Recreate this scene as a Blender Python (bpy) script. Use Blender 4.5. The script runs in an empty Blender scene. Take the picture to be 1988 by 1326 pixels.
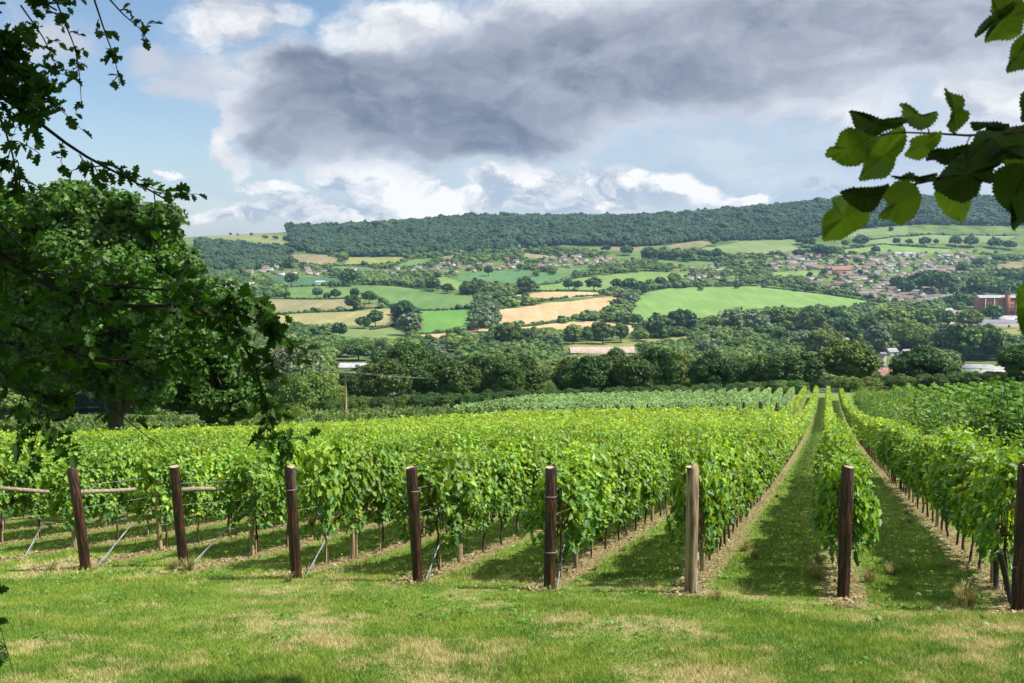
import bpy, math, random
import numpy as np
from mathutils import Vector, Matrix
R = math.radians
sc = bpy.context.scene
COL = sc.collection
rng = np.random.default_rng(7)
random.seed(7)

# ------------------------------------------------------------------ camera
F_PX = 1850.0
PITCH = math.atan(193 / F_PX)
CP, SP = math.cos(PITCH), math.sin(PITCH)
cam_d = bpy.data.cameras.new("camera")
cam = bpy.data.objects.new("camera", cam_d)
COL.objects.link(cam)
cam_d.sensor_width = 36
cam_d.lens = F_PX / 1988 * 36
cam_d.clip_start = 0.05
cam_d.clip_end = 20000
cam_d.dof.use_dof = True
cam_d.dof.focus_distance = 16
cam_d.dof.aperture_fstop = 16
cam.location = (0, 0, 0)
cam.rotation_euler = (R(90) - PITCH, 0, 0)
sc.camera = cam

# ------------------------------------------------------------------ light
SUN_AZ = R(97)      # clockwise from +Y (view direction)
SUN_EL = R(55)
sun_d = bpy.data.lights.new("sun", 'SUN')
sun_d.energy = 4.7
sun_d.angle = R(0.5)
sun_d.color = (1.0, 0.95, 0.86)
sun = bpy.data.objects.new("sun", sun_d)
COL.objects.link(sun)
sdir = Vector((math.sin(SUN_AZ) * math.cos(SUN_EL), math.cos(SUN_AZ) * math.cos(SUN_EL), math.sin(SUN_EL)))
sun.rotation_euler = sdir.to_track_quat('Z', 'Y').to_euler()
sun.location = sdir * 50

sc.view_settings.view_transform = 'Standard'
sc.view_settings.look = 'None'
sc.view_settings.exposure = 0.87
sc.view_settings.gamma = 1.0
sc.cycles.max_bounces = 6
sc.cycles.diffuse_bounces = 3
sc.cycles.transmission_bounces = 4
sc.cycles.transparent_max_bounces = 4
sc.cycles.volume_bounces = 0
sc.cycles.caustics_reflective = False
sc.cycles.caustics_refractive = False
sc.cycles.use_denoising = True


# ------------------------------------------------------------------ node helper
class NT:
    def __init__(s, tree):
        s.t = tree
        s.n = tree.nodes
        s.l = tree.links
        s.n.clear()

    def node(s, typ, **kw):
        nd = s.n.new(typ)
        for k, v in kw.items():
            setattr(nd, k, v)
        return nd

    def put(s, sock, v):
        if hasattr(v, 'is_output'):
            s.l.new(v, sock)
        elif v is not None:
            if isinstance(v, (tuple, list)) and len(v) == 3 and sock.type == 'RGBA':
                v = (*v, 1)
            sock.default_value = v

    def m(s, op, a, b=None, c=None, clamp=False):
        nd = s.node('ShaderNodeMath', operation=op, use_clamp=clamp)
        for i, v in enumerate((a, b, c)):
            if v is not None:
                s.put(nd.inputs[i], v)
        return nd.outputs[0]

    def mix(s, f, a, b):
        nd = s.node('ShaderNodeMix', data_type='RGBA')
        s.put(nd.inputs['Factor'], f)
        s.put(nd.inputs[6], a)
        s.put(nd.inputs[7], b)
        return nd.outputs[2]

    def noise(s, vec, scale, detail=4, rough=0.55, out='Fac', dist=0.0):
        nd = s.node('ShaderNodeTexNoise')
        if vec is not None:
            s.put(nd.inputs['Vector'], vec)
        nd.inputs['Scale'].default_value = scale
        nd.inputs['Detail'].default_value = detail
        nd.inputs['Roughness'].default_value = rough
        nd.inputs['Distortion'].default_value = dist
        return nd.outputs[out]

    def step(s, v, a, b, lo=0.0, hi=1.0):
        nd = s.node('ShaderNodeMapRange', interpolation_type='SMOOTHSTEP')
        s.put(nd.inputs[0], v)
        s.put(nd.inputs[1], a)
        s.put(nd.inputs[2], b)
        s.put(nd.inputs[3], lo)
        s.put(nd.inputs[4], hi)
        return nd.outputs[0]

    def sep(s, v):
        nd = s.node('ShaderNodeSeparateXYZ')
        s.put(nd.inputs[0], v)
        return nd.outputs

    def comb(s, x, y, z):
        nd = s.node('ShaderNodeCombineXYZ')
        for i, v in enumerate((x, y, z)):
            s.put(nd.inputs[i], v)
        return nd.outputs[0]

    def bump(s, h, strength=0.3, dist=0.02):
        nd = s.node('ShaderNodeBump')
        nd.inputs['Strength'].default_value = strength
        nd.inputs['Distance'].default_value = dist
        s.put(nd.inputs['Height'], h)
        return nd.outputs[0]


def px_ray(px, py):
    xc = (px - 994) / F_PX
    yc = -(py - 663) / F_PX
    return np.array([xc, CP + yc * SP, -SP + yc * CP])


def azel(px, py):
    r = px_ray(px, py)
    return math.atan2(r[0], r[1]), math.asin(r[2] / np.linalg.norm(r))


# ------------------------------------------------------------------ world: sky and clouds
world = bpy.data.worlds.new("World")
sc.world = world
world.use_nodes = True
W = NT(world.node_tree)


def build_sky():
    sky = W.node('ShaderNodeTexSky', sky_type='NISHITA')
    sky.sun_disc = False
    sky.sun_elevation = SUN_EL
    sky.sun_rotation = SUN_AZ
    sky.air_density = 1.0
    sky.dust_density = 0.5
    sky.ozone_density = 3.0
    tc = W.node('ShaderNodeTexCoord').outputs['Generated']
    x, y, z = W.sep(tc)
    az0 = W.m('ARCTAN2', x, y)
    el0 = W.m('ARCSINE', z)
    Pw = W.comb(az0, W.m('MULTIPLY', el0, 1.6), 0.7)
    wa = W.sep(W.noise(Pw, 9.0, 2, 0.5, 'Color'))
    wb = W.sep(W.noise(Pw, 26.0, 6, 0.62, 'Color'))
    az = W.m('ADD', az0, W.m('ADD', W.m('MULTIPLY', W.m('SUBTRACT', wa[0], 0.5), 0.10), W.m('MULTIPLY', W.m('SUBTRACT', wb[0], 0.5), 0.045)))
    el = W.m('ADD', el0, W.m('ADD', W.m('MULTIPLY', W.m('SUBTRACT', wa[1], 0.5), 0.05), W.m('MULTIPLY', W.m('SUBTRACT', wb[1], 0.5), 0.035)))
    P = W.comb(az, W.m('MULTIPLY', el, 1.7), 0.0)
    nz = W.noise(P, 7.0, 7, 0.6)
    n2 = W.noise(P, 2.6, 5, 0.55)
    nf = W.m('SUBTRACT', W.noise(P, 22.0, 6, 0.62), 0.5)
    sh = W.node('ShaderNodeVectorMath', operation='ADD')
    W.put(sh.inputs[0], P)
    sh.inputs[1].default_value = (0.014, 0.03, 0)
    nzs = W.noise(sh.outputs[0], 7.0, 5, 0.55)
    relief = W.m('SUBTRACT', nz, nzs)
    nn = W.m('SUBTRACT', nz, 0.5)
    nn2 = W.m('SUBTRACT', n2, 0.5)

    def ell(px, py, rx, ry, rot=0.0):
        a, e = azel(px, py)
        dx = W.m('SUBTRACT', az, a)
        dy = W.m('SUBTRACT', el, e)
        c, s = math.cos(rot), math.sin(rot)
        u = W.m('MULTIPLY', W.m('ADD', W.m('MULTIPLY', dx, c), W.m('MULTIPLY', dy, s)), F_PX / rx)
        v = W.m('MULTIPLY', W.m('SUBTRACT', W.m('MULTIPLY', dy, c), W.m('MULTIPLY', dx, s)), F_PX / ry)
        d = W.m('ADD', W.m('MULTIPLY', u, u), W.m('MULTIPLY', v, v))
        return W.m('SUBTRACT', 1.0, W.m('SQRT', d))

    def union(lst, k=0.25):
        o = ell(*lst[0])
        for q in lst[1:]:
            o = W.m('SMOOTH_MAX', o, ell(*q), k)
        return o

    big = union([(640, 220, 215, 115), (800, 200, 360, 130), (1080, 150, 420, 140, 0.12), (1450, 90, 500, 140, 0.10),
                 (560, 280, 100, 55), (900, 250, 250, 75), (1750, 60, 330, 120, 0.1), (620, 130, 130, 60)])
    soft = union([(440, 30, 130, 75), (800, 40, 190, 75), (1150, 30, 400, 90), (1700, 60, 420, 190), (530, 120, 120, 60), (1950, 150, 200, 120)])
    rimw = union([(452, 235, 50, 80, -0.2), (440, 310, 44, 34), (470, 330, 40, 18)])
    puffs = union([(735, 345, 105, 36), (700, 368, 70, 18), (1010, 358, 130, 46), (890, 385, 130, 32), (1170, 366, 100, 38), (1320, 366, 80, 28),
                   (515, 362, 60, 17), (500, 428, 60, 22), (610, 415, 105, 26), (1000, 395, 320, 20), (300, 345, 34, 11), (1620, 370, 60, 18), (700, 420, 120, 16), (860, 412, 60, 22), (1080, 400, 90, 22), (420, 430, 60, 14), (1440, 385, 80, 16), (960, 345, 60, 22), (560, 385, 50, 14)], 0.12)
    wisps = union([(300, 115, 75, 36), (420, 125, 100, 46), (350, 165, 60, 20), (60, 80, 100, 70)], 0.2)
    # veil of thin high cloud, thickest low and to the right
    veil = W.m('ADD', W.step(az, -0.30, 0.30), W.m('MULTIPLY', nn2, 0.9))
    veil = W.m('MULTIPLY', W.step(veil, 0.15, 0.9), W.step(el, 0.35, 0.0, 0.35, 0.9))
    low = W.m('MULTIPLY', W.step(el, 0.15, 0.0, 0.0, 0.75), W.step(az, -0.5, -0.1, 0.45, 1.0))
    veil = W.m('MAXIMUM', veil, low)
    streak = W.step(W.noise(W.comb(W.m('MULTIPLY', az, 1.5), W.m('MULTIPLY', el, 7.0), 0.3), 5.0, 5, 0.55), 0.3, 0.75)
    veilc = W.mix(streak, (0.50, 0.59, 0.74), (0.72, 0.77, 0.84))

    def dens(f, amp, a, b, fine=0.25):
        v = W.m('ADD', f, W.m('MULTIPLY', nn, amp))
        v = W.m('ADD', v, W.m('MULTIPLY', nf, fine))
        return W.step(v, a, b), v
    # rest of the sky, behind and above the camera
    gen = W.step(W.m('ADD', W.noise(tc, 2.2, 6, 0.55), W.step(el, 0.30, 0.75, -0.35, 0.12)), 0.46, 0.64)

    blue = W.node('ShaderNodeBackground')
    W.put(blue.inputs[0], sky.outputs[0])
    blue.inputs[1].default_value = 0.075

    def bg(c):
        b = W.node('ShaderNodeBackground')
        W.put(b.inputs[0], c)
        b.inputs[1].default_value = CLOUD
        return b.outputs[0]

    def over(f, a, b):
        mx = W.node('ShaderNodeMixShader')
        W.put(mx.inputs[0], f)
        W.l.new(a, mx.inputs[1])
        W.l.new(b, mx.inputs[2])
        return mx.outputs[0]
    s = over(veil, blue.outputs[0], bg(veilc))
    s = over(gen, s, bg(W.mix(n2, (1.5, 1.55, 1.65), (0.6, 0.65, 0.78))))
    a, v = dens(wisps, 2.6, 0.0, 0.9)
    s = over(W.m('MULTIPLY', a, 0.75), s, bg((0.66, 0.66, 0.71)))
    a, v = dens(puffs, 2.2, -0.10, 0.42, 1.2)
    lit = W.m('ADD', W.m('MULTIPLY', W.m('ADD', relief, W.m('MULTIPLY', nf, 0.35)), 8.0), 0.58, clamp=True)
    s = over(W.m('MULTIPLY', a, 0.9), s, bg(W.mix(lit, (0.47, 0.53, 0.64), (1.12, 1.08, 1.04))))
    a, v = dens(soft, 1.8, 0.0, 0.6)
    lit = W.m('ADD', W.m('MULTIPLY', relief, 4.0), 0.66, clamp=True)
    s = over(a, s, bg(W.mix(lit, (0.36, 0.41, 0.52), (0.95, 0.96, 0.98))))
    a, v = dens(rimw, 2.2, -0.05, 0.5, 1.0)
    s = over(a, s, bg(W.mix(lit, (0.55, 0.59, 0.68), (1.02, 1.01, 1.0))))
    a, v = dens(big, 0.62, -0.14, 0.30, 0.42)
    dk = W.m('ADD', W.m('MULTIPLY', nn2, 1.0), W.m('MULTIPLY', W.m('ADD', relief, W.m('MULTIPLY', nf, 0.42)), 1.5))
    dk = W.m('ADD', dk, W.step(v, 0.55, -0.05, 0.0, 0.8))
    dk = W.m('ADD', dk, W.step(az, -0.1, 0.45, 0.22, 0.46), clamp=True)
    s = over(a, s, bg(W.mix(dk, (0.185, 0.225, 0.32), (0.64, 0.68, 0.77))))
    out = W.node('ShaderNodeOutputWorld')
    W.l.new(s, out.inputs[0])


CLOUD = 0.55
build_sky()

# ------------------------------------------------------------------ terrain
ROWA = R(18.454)
DU = np.array([math.sin(ROWA), math.cos(ROWA)])     # along the vine rows, downhill
DV = np.array([-math.cos(ROWA), math.sin(ROWA)])    # across the rows, to the left
U0 = 12.85
ROW = 2.03
V0 = -0.30


def uv2xy(u, v):
    return u * DU[0] + v * DV[0], u * DU[1] + v * DV[1]


def near_z(x, y):
    u = x * DU[0] + y * DU[1]
    v = x * DV[0] + y * DV[1]
    du = u - U0
    z = -(4.66 + 0.178 * du + 0.073 * v)
    z = z + np.where(du > 0, 0.00017 * np.clip(du, 0, 200) ** 2, 0)
    z = z + 3.9e-7 * np.clip(du, 0, 200) ** 3
    z = z + 0.00024 * np.clip(-v - 3, 0, 100) ** 2
    z = z + 0.03 * np.sin(u * 0.9 + v * 0.4) * np.sin(v * 0.7 - u * 0.3)
    return z


TD = np.array([150, 200, 300, 450, 650, 850, 1000, 1200, 1450, 1700, 2000, 2300, 2600, 2900, 3150, 3500, 4300.])
TX = np.array([-1500, 400, 560, 800, 1000, 1300, 1600, 1850, 2200, 4000.])
TY = np.array([
    [835, 825, 800, 762, 715, 675, 640, 600, 560, 535, 512, 492, 473, 459, 466, 480, 480],
    [835, 825, 800, 762, 715, 675, 640, 600, 560, 535, 512, 492, 473, 459, 466, 480, 480],
    [832, 820, 795, 760, 715, 678, 645, 605, 563, 535, 510, 490, 468, 452, 455, 470, 470],
    [822, 808, 790, 757, 716, 680, 650, 611, 571, 542, 512, 487, 462, 442, 440, 455, 465],
    [812, 800, 787, 756, 716, 681, 651, 615, 576, 547, 513, 484, 455, 431, 428, 445, 460],
    [805, 797, 785, 756, 718, 684, 655, 620, 583, 552, 515, 481, 448, 421, 418, 435, 450],
    [800, 796, 785, 757, 720, 688, 659, 625, 590, 560, 520, 480, 440, 405, 394, 410, 430],
    [798, 796, 785, 757, 721, 690, 663, 630, 597, 570, 535, 492, 448, 408, 390, 400, 420],
    [796, 796, 785, 757, 722, 692, 666, 635, 604, 580, 548, 505, 460, 415, 388, 395, 415],
    [796, 796, 785, 757, 722, 692, 666, 635, 604, 580, 548, 505, 460, 415, 388, 395, 415]], float)
TZ = (470 - TY) / F_PX * TD[None, :]
_gd = np.geomspace(150, 4300, 300)
_gx = np.linspace(-1500, 4000, 400)
_G = np.array([np.interp(_gd, TD, TZ[i]) for i in range(len(TX))])
_G = np.array([np.interp(_gx, TX, _G[:, j]) for j in range(len(_gd))]).T
_cx = np.interp(_gx, [400, 560, 800, 950, 1050, 1150, 1300, 1450, 1600, 1850, 2200], [0, -6, -5, -7, -5, 5, 6, 4, -7, -5, -3])
_rd = np.clip((_gd - 2100) / 800, 0, 1)
_G -= _cx[:, None] / F_PX * (_gd * _rd)[None, :]
for _ in range(3):
    _G[:, 3:-3] = sum(_G[:, 3 + k: _G.shape[1] - 3 + k] for k in range(-3, 4)) / 7
    _G[6:-6] = sum(_G[6 + k: _G.shape[0] - 6 + k] for k in range(-6, 7)) / 13


def far_z(x, y):
    d = np.maximum(y, 150)
    tx = 994 + F_PX * x / np.maximum(y, 30)
    tx = np.clip(tx, -1499, 3999)
    i = (tx + 1500) / 5500 * 399
    j = np.clip(np.log(np.clip(d, 150.01, 4299) / 150) / math.log(4300 / 150) * 299, 0, 298.999)
    i0 = i.astype(int)
    j0 = j.astype(int)
    fi, fj = i - i0, j - j0
    i1 = np.minimum(i0 + 1, 399)
    z = (_G[i0, j0] * (1 - fi) + _G[i1, j0] * fi) * (1 - fj) + (_G[i0, j0 + 1] * (1 - fi) + _G[i1, j0 + 1] * fi) * fj
    amp = np.clip((d - 300) / 700, 0, 1)
    z = z + amp * (1.2 * np.sin(x / 61 + 1) * np.sin(y / 83) + 0.6 * np.sin(x / 23 + y / 37))
    return z


def gz(x, y):
    x = np.asarray(x, float)
    y = np.asarray(y, float)
    zn = near_z(x, np.minimum(y, 260))
    zf = far_z(x, y)
    t = np.clip((y - 165) / 90, 0, 1)
    t = t * t * (3 - 2 * t)
    z = zn * (1 - t) + zf * t
    # sideways from the picture the near slope runs out into the valley too
    return z


def gz1(x, y):
    return float(gz(np.array([x]), np.array([y]))[0])


_ts = np.concatenate([np.geomspace(5, 200, 300), np.geomspace(202, 3300, 900)])


def at(px, py, dmin=5.0):
    """point of the terrain seen through a pixel of the photograph"""
    r = px_ray(px, py)
    r = r / r[1]
    ts = _ts[_ts >= dmin]
    zz = gz(r[0] * ts, ts)
    below = r[2] * ts < zz
    k = int(np.argmax(below))
    if not below[k]:
        k = len(ts) - 1
    t = ts[k]
    if k > 0:
        t0, t1 = ts[k - 1], ts[k]
        for _ in range(12):
            tm = (t0 + t1) / 2
            if r[2] * tm < gz1(r[0] * tm, tm):
                t1 = tm
            else:
                t0 = tm
        t = t1
    return float(r[0] * t), float(t), gz1(r[0] * t, t)


def to_px(x, y, z):
    yy = y * CP - z * SP
    zz = y * SP + z * CP
    return 994 + F_PX * x / yy, 663 - F_PX * zz / yy


# ------------------------------------------------------------------ mesh helpers
def new_mesh(name, V, faces, mat=None, smooth=False, tint=None):
    """faces: list of int arrays (n,k) with the same k per array"""
    V = np.asarray(V, np.float32)
    me = bpy.data.meshes.new(name)
    me.vertices.add(len(V))
    me.vertices.foreach_set('co', V.ravel())
    loops = np.concatenate([f.ravel() for f in faces]).astype(np.int32)
    tot = np.concatenate([np.full(len(f), f.shape[1], np.int32) for f in faces])
    start = np.concatenate([[0], np.cumsum(tot)[:-1]]).astype(np.int32)
    me.loops.add(len(loops))
    me.loops.foreach_set('vertex_index', loops)
    me.polygons.add(len(tot))
    me.polygons.foreach_set('loop_start', start)
    me.polygons.foreach_set('loop_total', tot)
    if smooth:
        me.polygons.foreach_set('use_smooth', np.ones(len(tot), bool))
    if tint is not None:
        at_ = me.attributes.new('tint', 'FLOAT', 'FACE')
        at_.data.foreach_set('value', np.asarray(tint, np.float32))
    me.update(calc_edges=True)
    if mat is not None:
        me.materials.append(mat)
    return me


class MB:
    """collects pieces into one mesh"""
    def __init__(s):
        s.v = []
        s.f = {}
        s.t = {}
        s.n = 0

    def add(s, V, F, tint=0.5):
        V = np.asarray(V, float)
        F = np.asarray(F, int)
        if F.ndim == 1:
            F = F[None, :]
        s.v.append(V)
        k = F.shape[1]
        s.f.setdefault(k, []).append(F + s.n)
        tt = np.broadcast_to(np.asarray(tint, float), (len(F),))
        s.t.setdefault(k, []).append(tt)
        s.n += len(V)

    def mesh(s, name, mat, smooth=False):
        ks = sorted(s.f)
        return new_mesh(name, np.concatenate(s.v), [np.concatenate(s.f[k]) for k in ks], mat, smooth,
                        np.concatenate([np.concatenate(s.t[k]) for k in ks]))

    def box(s, c, size, rz=0.0, tint=0.5):
        x, y, z = np.array(size) / 2
        V = np.array([(-x, -y, -z), (x, -y, -z), (x, y, -z), (-x, y, -z), (-x, -y, z), (x, -y, z), (x, y, z), (-x, y, z)])
        c_, s_ = math.cos(rz), math.sin(rz)
        V = V @ np.array([[c_, s_, 0], [-s_, c_, 0], [0, 0, 1]]) + np.array(c)
        s.add(V, [(0, 3, 2, 1), (4, 5, 6, 7), (0, 1, 5, 4), (1, 2, 6, 5), (2, 3, 7, 6), (3, 0, 4, 7)], tint)

    def tube(s, pts, rad, seg=6, cap=True, tint=0.5):
        pts = np.asarray(pts, float)
        n = len(pts)
        rad = np.broadcast_to(np.asarray(rad, float), (n,))
        T = np.gradient(pts, axis=0) if n > 2 else np.repeat((pts[1] - pts[0])[None], 2, 0)
        T /= np.linalg.norm(T, axis=1)[:, None] + 1e-12
        ref = np.array([0, 0, 1.0]) if abs(T[0][2]) < 0.9 else np.array([1.0, 0, 0])
        A = np.cross(T, ref)
        A /= np.linalg.norm(A, axis=1)[:, None] + 1e-12
        B = np.cross(T, A)
        th = np.arange(seg) * 2 * math.pi / seg
        V = pts[:, None, :] + rad[:, None, None] * (np.cos(th)[None, :, None] * A[:, None] + np.sin(th)[None, :, None] * B[:, None])
        V = V.reshape(-1, 3)
        i = np.arange(n - 1)[:, None] * seg
        j = np.arange(seg)[None, :]
        j2 = (j + 1) % seg
        F = np.stack([i + j, i + j2, i + seg + j2, i + seg + j], -1).reshape(-1, 4)
        s.add(V, F, tint)
        if cap:
            b = s.n - len(V)
            k = seg
            s.f.setdefault(k, []).append((np.arange(seg) + b)[None, :])
            s.t.setdefault(k, []).append(np.array([tint]))
            s.f[k].append((np.arange(seg)[::-1] + b + (n - 1) * seg)[None, :])
            s.t[k].append(np.array([tint]))


def link(name, data, parent=None, loc=None, rz=0.0):
    o = bpy.data.objects.new(name, data)
    COL.objects.link(o)
    if parent is not None:
        o.parent = parent
    if loc is not None:
        o.location = loc
    if rz:
        o.rotation_euler = (0, 0, rz)
    return o


def tag(o, label=None, cat=None, group=None, kind=None):
    if label:
        o['label'] = label
    if cat:
        o['category'] = cat
    if group:
        o['group'] = group
    if kind:
        o['kind'] = kind
    return o


def empty(name, loc=(0, 0, 0), rz=0.0):
    o = bpy.data.objects.new(name, None)
    o.empty_display_size = 0.3
    COL.objects.link(o)
    o.location = loc
    o.rotation_euler = (0, 0, rz)
    return o


def copy_tree(o, parent=None):
    c = o.copy()
    COL.objects.link(c)
    c.parent = parent
    for ch in list(o.children):
        copy_tree(ch, c)
    return c


ONES = "zero first second third fourth fifth sixth seventh eighth ninth tenth eleventh twelfth thirteenth fourteenth fifteenth sixteenth seventeenth eighteenth nineteenth".split()
TENS = {20: 'twent', 30: 'thirt', 40: 'fort', 50: 'fift', 60: 'sixt', 70: 'sevent', 80: 'eight', 90: 'ninet'}


def ordn(n):
    if n < 20:
        return ONES[n]
    if n >= 100:
        return 'hundred-and-' + ordn(n - 100) if n > 100 else 'hundredth'
    t, r = n // 10 * 10, n % 10
    return TENS[t] + 'ieth' if r == 0 else TENS[t] + 'y-' + ONES[r]


# leaf shapes: (verts, list of faces); length 1 along +Y, normal +Z
def sym_leaf(outline, fold=0.12, curl=0.1):
    """outline: points of the right half from base to tip; two n-gons folded on the midrib"""
    mid = [(0, 0), (0, 1)]
    rt = [(x, y) for x, y in outline]
    V = [(0, 0, 0), (0, 1, -curl)] + [(x, y, fold * x - curl * y * y) for x, y in rt] + [(-x, y, fold * x - curl * y * y) for x, y in rt]
    n = len(rt)
    f1 = [0] + [2 + i for i in range(n)] + [1]
    f2 = [1] + [2 + n + i for i in reversed(range(n))] + [0]
    return np.array(V, float), np.array([f1, f2])


VINE_LEAF = sym_leaf([(0.20, -0.14), (0.46, 0.02), (0.36, 0.22), (0.54, 0.50), (0.30, 0.56), (0.22, 0.84)], 0.5, 0.2)
OAK_LEAF = sym_leaf([(0.05, 0.10), (0.20, 0.17), (0.25, 0.27), (0.16, 0.34), (0.34, 0.42), (0.40, 0.54), (0.22, 0.58), (0.33, 0.70), (0.30, 0.82), (0.15, 0.82), (0.14, 0.95)], 0.45, 0.15)
DIAMOND = (np.array([(0, 0, 0), (0.36, 0.45, 0.08), (0, 1, -0.1), (-0.36, 0.45, 0.08)], float), np.array([(0, 1, 2, 3)]))
SQUARE = (np.array([(-0.5, -0.5, 0.1), (0.5, -0.4, -0.06), (0.45, 0.5, 0.1), (-0.5, 0.42, -0.06)], float), np.array([(0, 1, 2, 3)]))


def scatter(mb, leaf, P, N, size, spin=None, tint=None, rg=rng, up=None):
    """put a leaf at each point P with normal N; up: direction of the leaf's length (else random)"""
    n = len(P)
    N = N / (np.linalg.norm(N, axis=1)[:, None] + 1e-9)
    if up is None:
        up = rg.normal(size=(n, 3))
    Y = up - (up * N).sum(1)[:, None] * N
    Y /= np.linalg.norm(Y, axis=1)[:, None] + 1e-9
    X = np.cross(Y, N)
    LV, LF = leaf
    size = np.broadcast_to(np.asarray(size, float), (n,))
    V = P[:, None, :] + size[:, None, None] * (LV[None, :, 0:1] * X[:, None] + LV[None, :, 1:2] * Y[:, None] + LV[None, :, 2:3] * N[:, None])
    k = len(LV)
    F = (LF[None] + (np.arange(n) * k)[:, None, None]).reshape(-1, LF.shape[1])
    if tint is None:
        tint = rg.random(n)
    mb.add(V.reshape(-1, 3), F, np.repeat(tint, len(LF)))


_t = (1 + 5 ** 0.5) / 2


def icosphere(sub):
    V = [(-1, _t, 0), (1, _t, 0), (-1, -_t, 0), (1, -_t, 0), (0, -1, _t), (0, 1, _t), (0, -1, -_t), (0, 1, -_t), (_t, 0, -1), (_t, 0, 1), (-_t, 0, -1), (-_t, 0, 1)]
    V = [np.array(v) / np.linalg.norm(v) for v in V]
    Fc = [(0, 11, 5), (0, 5, 1), (0, 1, 7), (0, 7, 10), (0, 10, 11), (1, 5, 9), (5, 11, 4), (11, 10, 2), (10, 7, 6), (7, 1, 8),
          (3, 9, 4), (3, 4, 2), (3, 2, 6), (3, 6, 8), (3, 8, 9), (4, 9, 5), (2, 4, 11), (6, 2, 10), (8, 6, 7), (9, 8, 1)]
    for _ in range(sub):
        mids = {}
        nf = []

        def mid(a, b):
            k = (min(a, b), max(a, b))
            if k not in mids:
                m_ = V[a] + V[b]
                V.append(m_ / np.linalg.norm(m_))
                mids[k] = len(V) - 1
            return mids[k]
        for a, b, c in Fc:
            ab, bc, ca = mid(a, b), mid(b, c), mid(c, a)
            nf += [(a, ab, ca), (b, bc, ab), (c, ca, bc), (ab, bc, ca)]
        Fc = nf
    return np.array(V), np.array(Fc)


ICO1 = icosphere(1)
ICO2 = icosphere(2)


# ------------------------------------------------------------------ materials
def new_mat(name):
    m_ = bpy.data.materials.new(name)
    m_.use_nodes = True
    return m_, NT(m_.node_tree)


def leaf_mat(name, ca, cb, trans=0.35, tcol=None, rough=0.55, spec=0.3, var=0.25, nscale=0.0, cc=None):
    m_, n = new_mat(name)
    t = n.node('ShaderNodeAttribute', attribute_name='tint').outputs['Fac']
    oi = n.node('ShaderNodeObjectInfo')
    col = n.mix(t, ca, cb)
    if cc is not None:
        col = n.mix(n.m('GREATER_THAN', t, 0.955), col, cc)
    val = n.m('ADD', n.m('MULTIPLY', oi.outputs['Random'], var), 1 - var / 2)
    if nscale:
        g = n.node('ShaderNodeNewGeometry').outputs['Position']
        val = n.m('MULTIPLY', val, n.step(n.noise(g, nscale, 3, 0.6), 0.3, 0.7, 0.72, 1.3))
    hs = n.node('ShaderNodeHueSaturation')
    n.put(hs.inputs['Value'], val)
    n.put(hs.inputs['Hue'], n.m('ADD', n.m('MULTIPLY', n.m('SUBTRACT', oi.outputs['Random'], 0.5), -0.03 * var / 0.25), 0.5))
    n.put(hs.inputs['Color'], col)
    col = hs.outputs[0]
    p = n.node('ShaderNodeBsdfPrincipled')
    n.put(p.inputs['Base Color'], col)
    p.inputs['Roughness'].default_value = rough
    p.inputs['Specular IOR Level'].default_value = spec
    out = n.node('ShaderNodeOutputMaterial')
    if trans > 0:
        tr = n.node('ShaderNodeBsdfTranslucent')
        mul = n.node('ShaderNodeMix', data_type='RGBA', blend_type='MULTIPLY')
        mul.inputs['Factor'].default_value = 1
        n.put(mul.inputs[6], col)
        n.put(mul.inputs[7], tcol or (1.5, 1.5, 0.5))
        n.put(tr.inputs[0], mul.outputs[2])
        mx = n.node('ShaderNodeMixShader')
        mx.inputs[0].default_value = trans
        n.l.new(p.outputs[0], mx.inputs[1])
        n.l.new(tr.outputs[0], mx.inputs[2])
        n.l.new(mx.outputs[0], out.inputs[0])
    else:
        n.l.new(p.outputs[0], out.inputs[0])
    return m_


def simple_mat(name, ca, cb, scale=8.0, rough=0.8, bump=0.0, stretch=(1, 1, 1), var=0.0, spec=0.3, obj=True, lo=0.35, hi=0.65):
    m_, n = new_mat(name)
    if obj:
        v = n.node('ShaderNodeTexCoord').outputs['Object']
    else:
        v = n.node('ShaderNodeNewGeometry').outputs['Position']
    mp = n.node('ShaderNodeMapping')
    mp.inputs['Scale'].default_value = stretch
    n.put(mp.inputs[0], v)
    f = n.noise(mp.outputs[0], scale, 5, 0.6)
    col = n.mix(n.step(f, lo, hi), ca, cb)
    if var:
        oi = n.node('ShaderNodeObjectInfo')
        hs = n.node('ShaderNodeHueSaturation')
        n.put(hs.inputs['Value'], n.m('ADD', n.m('MULTIPLY', oi.outputs['Random'], var), 1 - var / 2))
        n.put(hs.inputs['Color'], col)
        col = hs.outputs[0]
    p = n.node('ShaderNodeBsdfPrincipled')
    n.put(p.inputs['Base Color'], col)
    p.inputs['Roughness'].default_value = rough
    p.inputs['Specular IOR Level'].default_value = spec
    if bump:
        n.put(p.inputs['Normal'], n.bump(f, bump, 0.02))
    out = n.node('ShaderNodeOutputMaterial')
    n.l.new(p.outputs[0], out.inputs[0])
    return m_


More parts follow.
